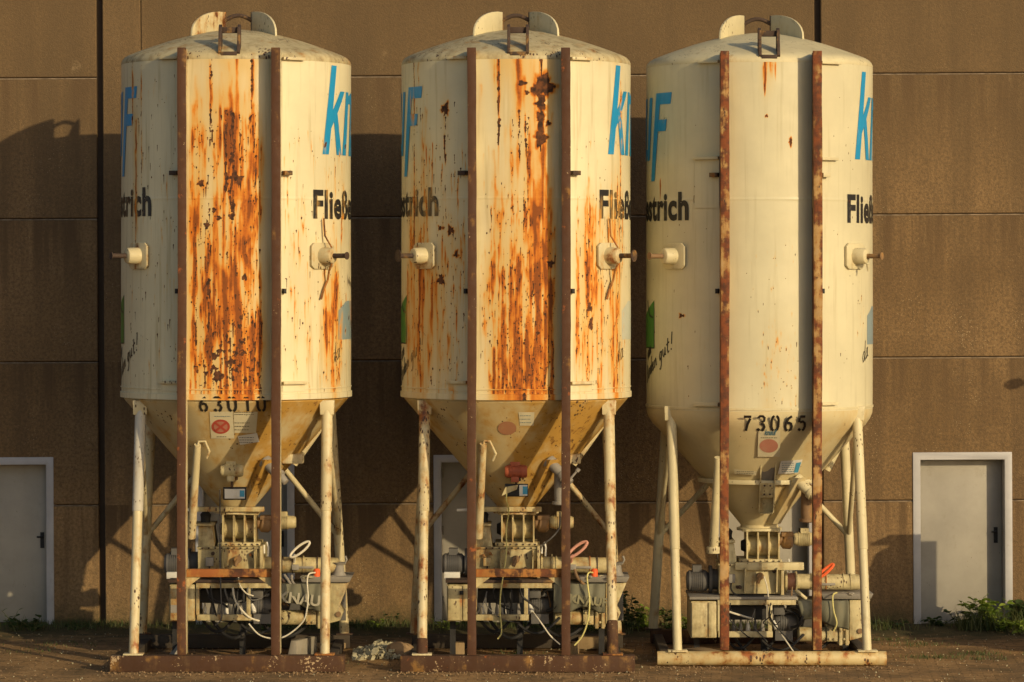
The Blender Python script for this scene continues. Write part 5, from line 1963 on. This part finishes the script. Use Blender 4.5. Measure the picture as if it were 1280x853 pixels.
block(358, 371, 824, .19, .55, M['concrete_block'], 'concrete_block', 'grey tapered block on the paving behind the rustiest silo\'s right post', 'block', -.35, .04)
block(212, 233, 826, .17, .3, M['concrete_block'], 'concrete_block', 'dim grey wedge block leaning behind the rustiest silo\'s left post', 'block', .2, .12)
block(568, 581, 823, .16, .18, M['timber'], 'timber_block', 'pair of small wooden blocks stacked left of the middle silo\'s left post', 'block', .1)
block(712, 723, 818, .12, .14, M['timber'], 'timber_block', 'small wooden block behind the middle silo\'s right post', 'block', -.1)
block(723, 763, 812, .13, .16, M['timber'], 'timber_beam', 'short pale timber beside the rear beam of the middle silo', 'timber', 0)
block(374, 432, 811, .06, .12, M['timber'], 'timber_beam', 'short pale timber lying right of the rustiest silo\'s grey block', 'timber', 0)
o = block(877, 908, 827, .10, .45, M['timber'], 'timber_plank', 'wooden plank sloping under the pump of the cleanest silo', 'timber', .45, .03)


def lump(name, r, mat, loc, label, cat, sq=(1, 1, .7), seed=1, sub=3):
    rr = random.Random(seed)
    bm = bmesh.new()
    bmesh.ops.create_icosphere(bm, subdivisions=sub, radius=1)
    ph = [Vector((rr.uniform(-3, 3), rr.uniform(-3, 3), rr.uniform(-3, 3))) for _ in range(6)]
    for v in bm.verts:
        n = sum(math.sin(v.co.dot(p) * (1 + i * .7)) / (1 + i) for i, p in enumerate(ph))
        k = r * (1 + .16 * n + rr.uniform(-.05, .05))
        v.co = Vector((v.co.x * k * sq[0], v.co.y * k * sq[1], max(-.25 * r, v.co.z * k * sq[2])))
    mm = MB()
    mm.bm.free()
    mm.bm = bm
    o = mm.build(name, mat, None)
    o.location = loc
    return tag(o, label, cat)


p = G(502, 822)
lump('rock', .125, M['rock'], (p.x, p.y, .06), 'brown rough rock at the right end of the pale rubble', 'rock', (1.15, .8, .85), 4)
# pale crumbs: a low heap nobody could count
m = MB()
rr = random.Random(3)


def crumb(m, x, y, z, s, rr):
    n = rr.choice((5, 6))
    c = Vector((x, y, z))
    ax = Vector((rr.uniform(-1, 1), rr.uniform(-1, 1), rr.uniform(.2, 1))).normalized()
    u = ax.orthogonal().normalized()
    v = ax.cross(u)
    ra = [m.bm.verts.new(c + (u * math.cos(2 * PI * i / n) + v * math.sin(2 * PI * i / n)) * s * rr.uniform(.7, 1.2) + ax * s * .3) for i in range(n)]
    rb = [m.bm.verts.new(c + (u * math.cos(2 * PI * i / n) + v * math.sin(2 * PI * i / n)) * s * rr.uniform(.7, 1.2) - ax * s * .4) for i in range(n)]
    m.bm.faces.new(ra)
    m.bm.faces.new(rb[::-1])
    for i in range(n):
        j = (i + 1) % n
        m.bm.faces.new((ra[i], rb[i], rb[j], ra[j]))


for _ in range(620):
    px = min(508, max(443, rr.gauss(474, 17)))
    q = G(px, rr.uniform(814, 825))
    h = .11 * math.exp(-((px - 480) / 22) ** 2)
    crumb(m, q.x, q.y, rr.uniform(0, h) + .008, rr.uniform(.007, .026) * (1 if rr.random() < .9 else 2.2), rr)
o = m.build('rubble', M['rubble'], None, flat=True)
tag(o, 'low heap of pale broken plaster between the two rusty silos', 'rubble', kind='stuff')
# loose grit over the paving
m = MB()
for _ in range(1100):
    y = rr.uniform(-3.3, 2.6)
    x = rr.uniform(-6.2, 6.2)
    crumb(m, x, y, .003, rr.choice((.003, .003, .004, .005, .006, .009)), rr)
o = m.build('grit', M['rubble'], None, flat=True)
tag(o, 'loose pale grit scattered over the paving', 'grit', kind='stuff')


m = MB()
for _ in range(3600):
    if rr.random() < .72:
        x, y = rr.uniform(-6.2, 6.2), -3.4 + 6 * rr.random() ** 1.6
    else:
        c_, y_ = rr.choice(((-2.87, -1.37), (.04, -1.37), (2.66, -.87)))
        x, y = c_ + rr.uniform(-1.25, 1.25), y_ - abs(rr.gauss(0, .16))
    crumb(m, x, y, .003, rr.choice((.003, .004, .005, .007, .010)), rr)
o = m.build('gravel', M['rock'], None, flat=True)
tag(o, 'brown gravel and soil crumbs along the skids and over the paving', 'gravel', kind='stuff')


# ------------------------------------------------------------------ weeds and grass
def leaf(m, p, d, ln, w, rr):
    d = d.normalized()
    side = d.cross(Vector((0, 0, 1)))
    if side.length < .01:
        side = Vector((1, 0, 0))
    side = side.normalized()
    up = side.cross(d)
    roll = rr.uniform(-.7, .7)
    side = side * math.cos(roll) + up * math.sin(roll)
    a = m.bm.verts.new(p)
    mid = p + d * ln * .45
    l = m.bm.verts.new(mid + side * w / 2)
    r = m.bm.verts.new(mid - side * w / 2)
    c = m.bm.verts.new(mid - up * w * .12)
    mid2 = p + d * ln * .78 - Vector((0, 0, ln * .08))
    l2 = m.bm.verts.new(mid2 + side * w * .33)
    r2 = m.bm.verts.new(mid2 - side * w * .33)
    t = m.bm.verts.new(p + d * ln - Vector((0, 0, ln * .22)))
    for f in ((a, c, l), (a, r, c), (l, c, l2), (c, r, r2), (c, r2, l2), (l2, r2, t)):
        m.bm.faces.new(f)


def weed(px, py, h, spread, n, mat, label, seed, lw=(.05, .09), group='weeds along the foot of the wall', stems=7):
    rr = random.Random(seed)
    p = G(px, py)
    p.y = min(p.y, WALL_Y - .06)
    root = thing('weed', label, 'weed', (p.x, p.y, .03), group)
    ms, ml = MB(), MB()
    for k in range(stems):
        ang = rr.uniform(0, 2 * PI)
        lean = rr.uniform(.1, 1.0) * spread
        hh = h * rr.uniform(.55, 1.05)
        yk = .35 if WALL_Y - p.y < .5 else .7
        base = Vector((rr.uniform(-.4, .4) * spread, rr.uniform(-.3, .1) * spread, -.03))
        top = base + Vector((math.cos(ang) * lean, math.sin(ang) * lean * yk - .02, hh))
        path = [base, base.lerp(top, .5) + Vector((0, 0, hh * .12)), top]
        ms.tube(path, [.006, .005, .002], 5)
        for i in range(max(2, n // stems)):
            t = rr.uniform(.15, 1.0)
            q = path[0].lerp(path[1], t * 2) if t < .5 else path[1].lerp(path[2], t * 2 - 1)
            a2 = rr.uniform(0, 2 * PI)
            d = Vector((math.cos(a2), math.sin(a2) * .8, rr.uniform(-.15, .75)))
            ln = rr.uniform(*lw)
            leaf(ml, q, d, ln, ln * rr.uniform(.5, .75), rr)
    for v in ml.bm.verts:
        v.co.y = min(v.co.y, WALL_Y - .02 - p.y)
    ms.build('stem', M['stem'], root)
    ml.build('foliage', M[mat], root, flat=True)
    return root


weed(1232, 788, .36, .28, 240, 'leaf', 'large sunlit leafy weed bush in front of the sunlit door', 1, (.06, .12), stems=16)
weed(1206, 787, .22, .20, 80, 'leaf_dark', 'low dark weed at the left foot of the sunlit door', 2, stems=8)
weed(1258, 791, .17, .18, 80, 'leaf', 'small bright weed beside the big bush at the right door', 3, (.05, .09))
weed(1272, 786, .30, .12, 44, 'leaf_dark', 'upright dock plant with long leaves right of the sunlit door', 4, (.12, .20), stems=6)
weed(1172, 786, .14, .22, 60, 'leaf_dark', 'shaded low weeds left of the sunlit door frame', 5)
weed(470, 787, .13, .22, 80, 'leaf', 'low green weed at the wall between the two rusty silos', 6, (.03, .06), stems=10)
weed(448, 787, .09, .15, 50, 'leaf_dark', 'small dark weed at the wall just right of the rustiest silo', 7, (.03, .06))
weed(488, 787, .22, .10, 40, 'leaf_dark', 'thin weed with upright stems at the wall left of the middle silo', 8, (.03, .06), stems=9)
weed(15, 790, .24, .18, 60, 'leaf_dark', 'dark weed with upright stems before the shaded left door', 9)
weed(42, 790, .16, .2, 60, 'leaf_dark', 'dark spreading weed beside the frame of the shaded left door', 10)
weed(562, 788, .12, .16, 60, 'leaf', 'weed at the foot of the door behind the middle silo', 11, (.04, .08), stems=8)
weed(592, 788, .14, .18, 60, 'leaf_dark', 'dark weed under the pump cabinet of the middle silo', 12, (.04, .08))
weed(786, 792, .50, .14, 90, 'leaf_dark', 'tall dark weed right of the middle silo\'s right leg', 13, (.05, .10), stems=8)
weed(806, 790, .30, .22, 120, 'leaf', 'bushy green weed between the middle silo and the cleanest silo', 14, (.05, .10), stems=12)
weed(838, 790, .28, .14, 80, 'leaf_dark', 'bushy weed behind the left legs of the cleanest silo', 15, (.05, .09), stems=9)
weed(858, 790, .22, .12, 70, 'leaf', 'green weed behind the pump motor of the cleanest silo', 16, (.05, .09), stems=9)
weed(1120, 787, .10, .22, 50, 'leaf_dark', 'flat shaded weed at the wall right of the cleanest silo', 17, (.04, .07))

weed(335, 790, .12, .2, 60, 'leaf_dark', 'low dark weed behind the right legs of the rustiest silo', 18, (.03, .07))
weed(742, 790, .20, .16, 70, 'leaf', 'weed at the wall behind the right leg of the middle silo', 19, (.04, .08), stems=9)
weed(100, 789, .09, .22, 50, 'leaf_dark', 'flat weed at the wall beside the dark vertical groove', 20, (.03, .06))
weed(1276, 793, .20, .12, 60, 'leaf', 'bright weed at the right edge of the photo beside the door', 21, (.05, .09))

# grass in the joints and along the wall
m = MB()
rr = random.Random(21)


def blade(m, x, y, z, h):
    a = rr.uniform(0, 2 * PI)
    w = rr.uniform(.003, .006)
    lean = rr.uniform(.1, .7) * h
    s = Vector((math.cos(a) * w, math.sin(a) * w, 0))
    b = rr.uniform(0, 2 * PI)
    d = Vector((math.cos(b) * lean, math.sin(b) * lean, 0))
    p = Vector((x, y, z))
    v = [m.bm.verts.new(q) for q in (p - s, p + s, p + d * .4 + Vector((0, 0, h * .6)) + s * .6, p + d * .4 + Vector((0, 0, h * .6)) - s * .6, p + d + Vector((0, 0, h)))]
    m.bm.faces.new((v[0], v[1], v[2], v[3]))
    m.bm.faces.new((v[3], v[2], v[4]))


for _ in range(7500):
    x = rr.uniform(-6, 6)
    y = min(WALL_Y - .02, WALL_Y - abs(rr.gauss(0, .22)))
    if math.sin(x * 2.3) + math.sin(x * 5.1 + 1) * .6 < rr.uniform(-1.2, .9):
        continue
    blade(m, x, y, .03, rr.uniform(.03, .10))
for cx_, cy_, n_, sp in ((1165, 822, 160, .16), (1222, 818, 160, .15), (1232, 824, 90, .14), (1150, 806, 120, .2), (420, 830, 40, .12), (640, 817, 70, .16), (80, 806, 90, .25), (30, 815, 60, .2), (1105, 800, 90, .15)):
    c = G(cx_, cy_)
    for _ in range(n_):
        blade(m, c.x + rr.gauss(0, sp), c.y + rr.gauss(0, sp * .6), -.004, rr.uniform(.015, .05))
for _ in range(420):
    c = G(rr.uniform(1196, 1279), 789)
    blade(m, c.x, min(c.y, WALL_Y - .05) - abs(rr.gauss(0, .1)), .02, rr.uniform(.08, .30))
for _ in range(260):
    c = G(rr.choice((470, 800, 560, 30, 1110)) + rr.gauss(0, 16), 789)
    blade(m, c.x, min(c.y, WALL_Y - .05) - abs(rr.gauss(0, .08)), .02, rr.uniform(.06, .20))
o = m.build('grass', M['straw'], None, flat=True)
tag(o, 'thin grass along the wall and in the paving joints', 'grass', kind='stuff')

# ------------------------------------------------------------------ unseen stand-ins added at right to shadow the right door, wall and paving
cabr = thing('cabinet_shadow_caster', 'tall grey steel stand-in cabinet, unseen, added to shade the right door', 'cabinet', (6.45, .6, 0))  # unseen stand-in, outline shaped for the shadow on the right door
m = MB().prism([(-.34, .10), (.33, .10), (.33, 1.86), (-.16, 1.85), (-.27, 1.78), (-.34, 1.62)], -.2, .2)
m.build('body', M['grey_steel'], cabr, .02)
MB().box(-.28, .27, -.17, .17, 0.0, .098).build('skid', M['dark_iron'], cabr)
MB().box(-.24, .30, -.222, -.202, .16, 1.74).build('door', M['grey_steel'], cabr, .006)
MB().box(-.36, .1, -.15, .15, 1.865, 1.885).build('roof_plate', M['grey_steel'], cabr, .004)
pal = thing('sacks_shadow_caster', 'low stand-in pallet of sacks, unseen, added to shade the right paving', 'pallet', (7.4, -.05, 0))  # unseen stand-in, sized for the shadow band on the paving
MB().box(-1.3, 1.3, -.3, .3, .02, .14).build('pallet', M['timber'], pal, .01)
for k in range(4):
    for i in range(3):
        MB().box(-1.28 + i * .86, -.45 + i * .86, -.28, .28, .145 + k * .17, .305 + k * .17).build('caster_sack', M['concrete_block'], pal, .05)
lp = thing('lamp_shadow_caster', 'slim stand-in lamp post, unseen, added for a small shadow on the wall', 'lamp post', (8.42, .6, 0))  # unseen stand-in, added for the small blob of shadow on the wall
MB().tube([(0, 0, 0), (0, 0, 3.8)], [.05, .04], 14).build('pole', M['grey_steel'], lp)
MB().tube([(0, 0, 3.66), (-.75, 0, 3.66)], .025, 10).build('arm', M['grey_steel'], lp)
MB().tube([(-.90, 0, 3.64), (-.85, 0, 3.64), (-.76, 0, 3.66), (-.72, 0, 3.66)], [.03, .058, .055, .03], 16).build('caster_head', M['black'], lp)

# ------------------------------------------------------------------ camera
cam = bpy.data.cameras.new('camera')
cam.sensor_width = 36
cam.lens = F / 1280 * 36
cam.shift_y = -(426.5 - HOR) / 1280
cam.clip_start = .5
cam.clip_end = 1500
co = bpy.data.objects.new('camera', cam)
co.location = (0, -CAM_D, CAM_H)
co.rotation_euler = (PI / 2, 0, 0)
COL.objects.link(co)
S.camera = co

# ------------------------------------------------------------------ light
AZ, EL = math.radians(38.5), math.radians(16.0)
to_sun = Vector((math.sin(AZ) * math.cos(EL), -math.cos(AZ) * math.cos(EL), math.sin(EL)))
sun = bpy.data.lights.new('sun', 'SUN')
sun.energy = 3.4
sun.angle = math.radians(.5)
sun.color = (1.0, .79, .46)
so = bpy.data.objects.new('sun', sun)
so.rotation_euler = (-to_sun).to_track_quat('-Z', 'Y').to_euler()
so.location = (8, -12, 10)
COL.objects.link(so)
w = bpy.data.worlds.new('World')
S.world = w
w.use_nodes = True
nt = w.node_tree
bg = nt.nodes['Background']
sky = nt.nodes.new('ShaderNodeTexSky')
sky.sky_type = 'NISHITA'
sky.sun_disc = False
sky.sun_elevation = EL
sky.sun_rotation = PI - AZ
sky.air_density = 1.0
sky.dust_density = 1.6
sky.ozone_density = 0.8
nt.links.new(sky.outputs[0], bg.inputs[0])
bg.inputs[1].default_value = .125

S.view_settings.view_transform = 'Standard'
S.view_settings.look = 'None'
S.view_settings.exposure = 0
S.view_settings.gamma = 1
S.view_settings.use_curve_mapping = False
S.cycles.use_denoising = True
S.cycles.max_bounces = 6
S.cycles.diffuse_bounces = 4
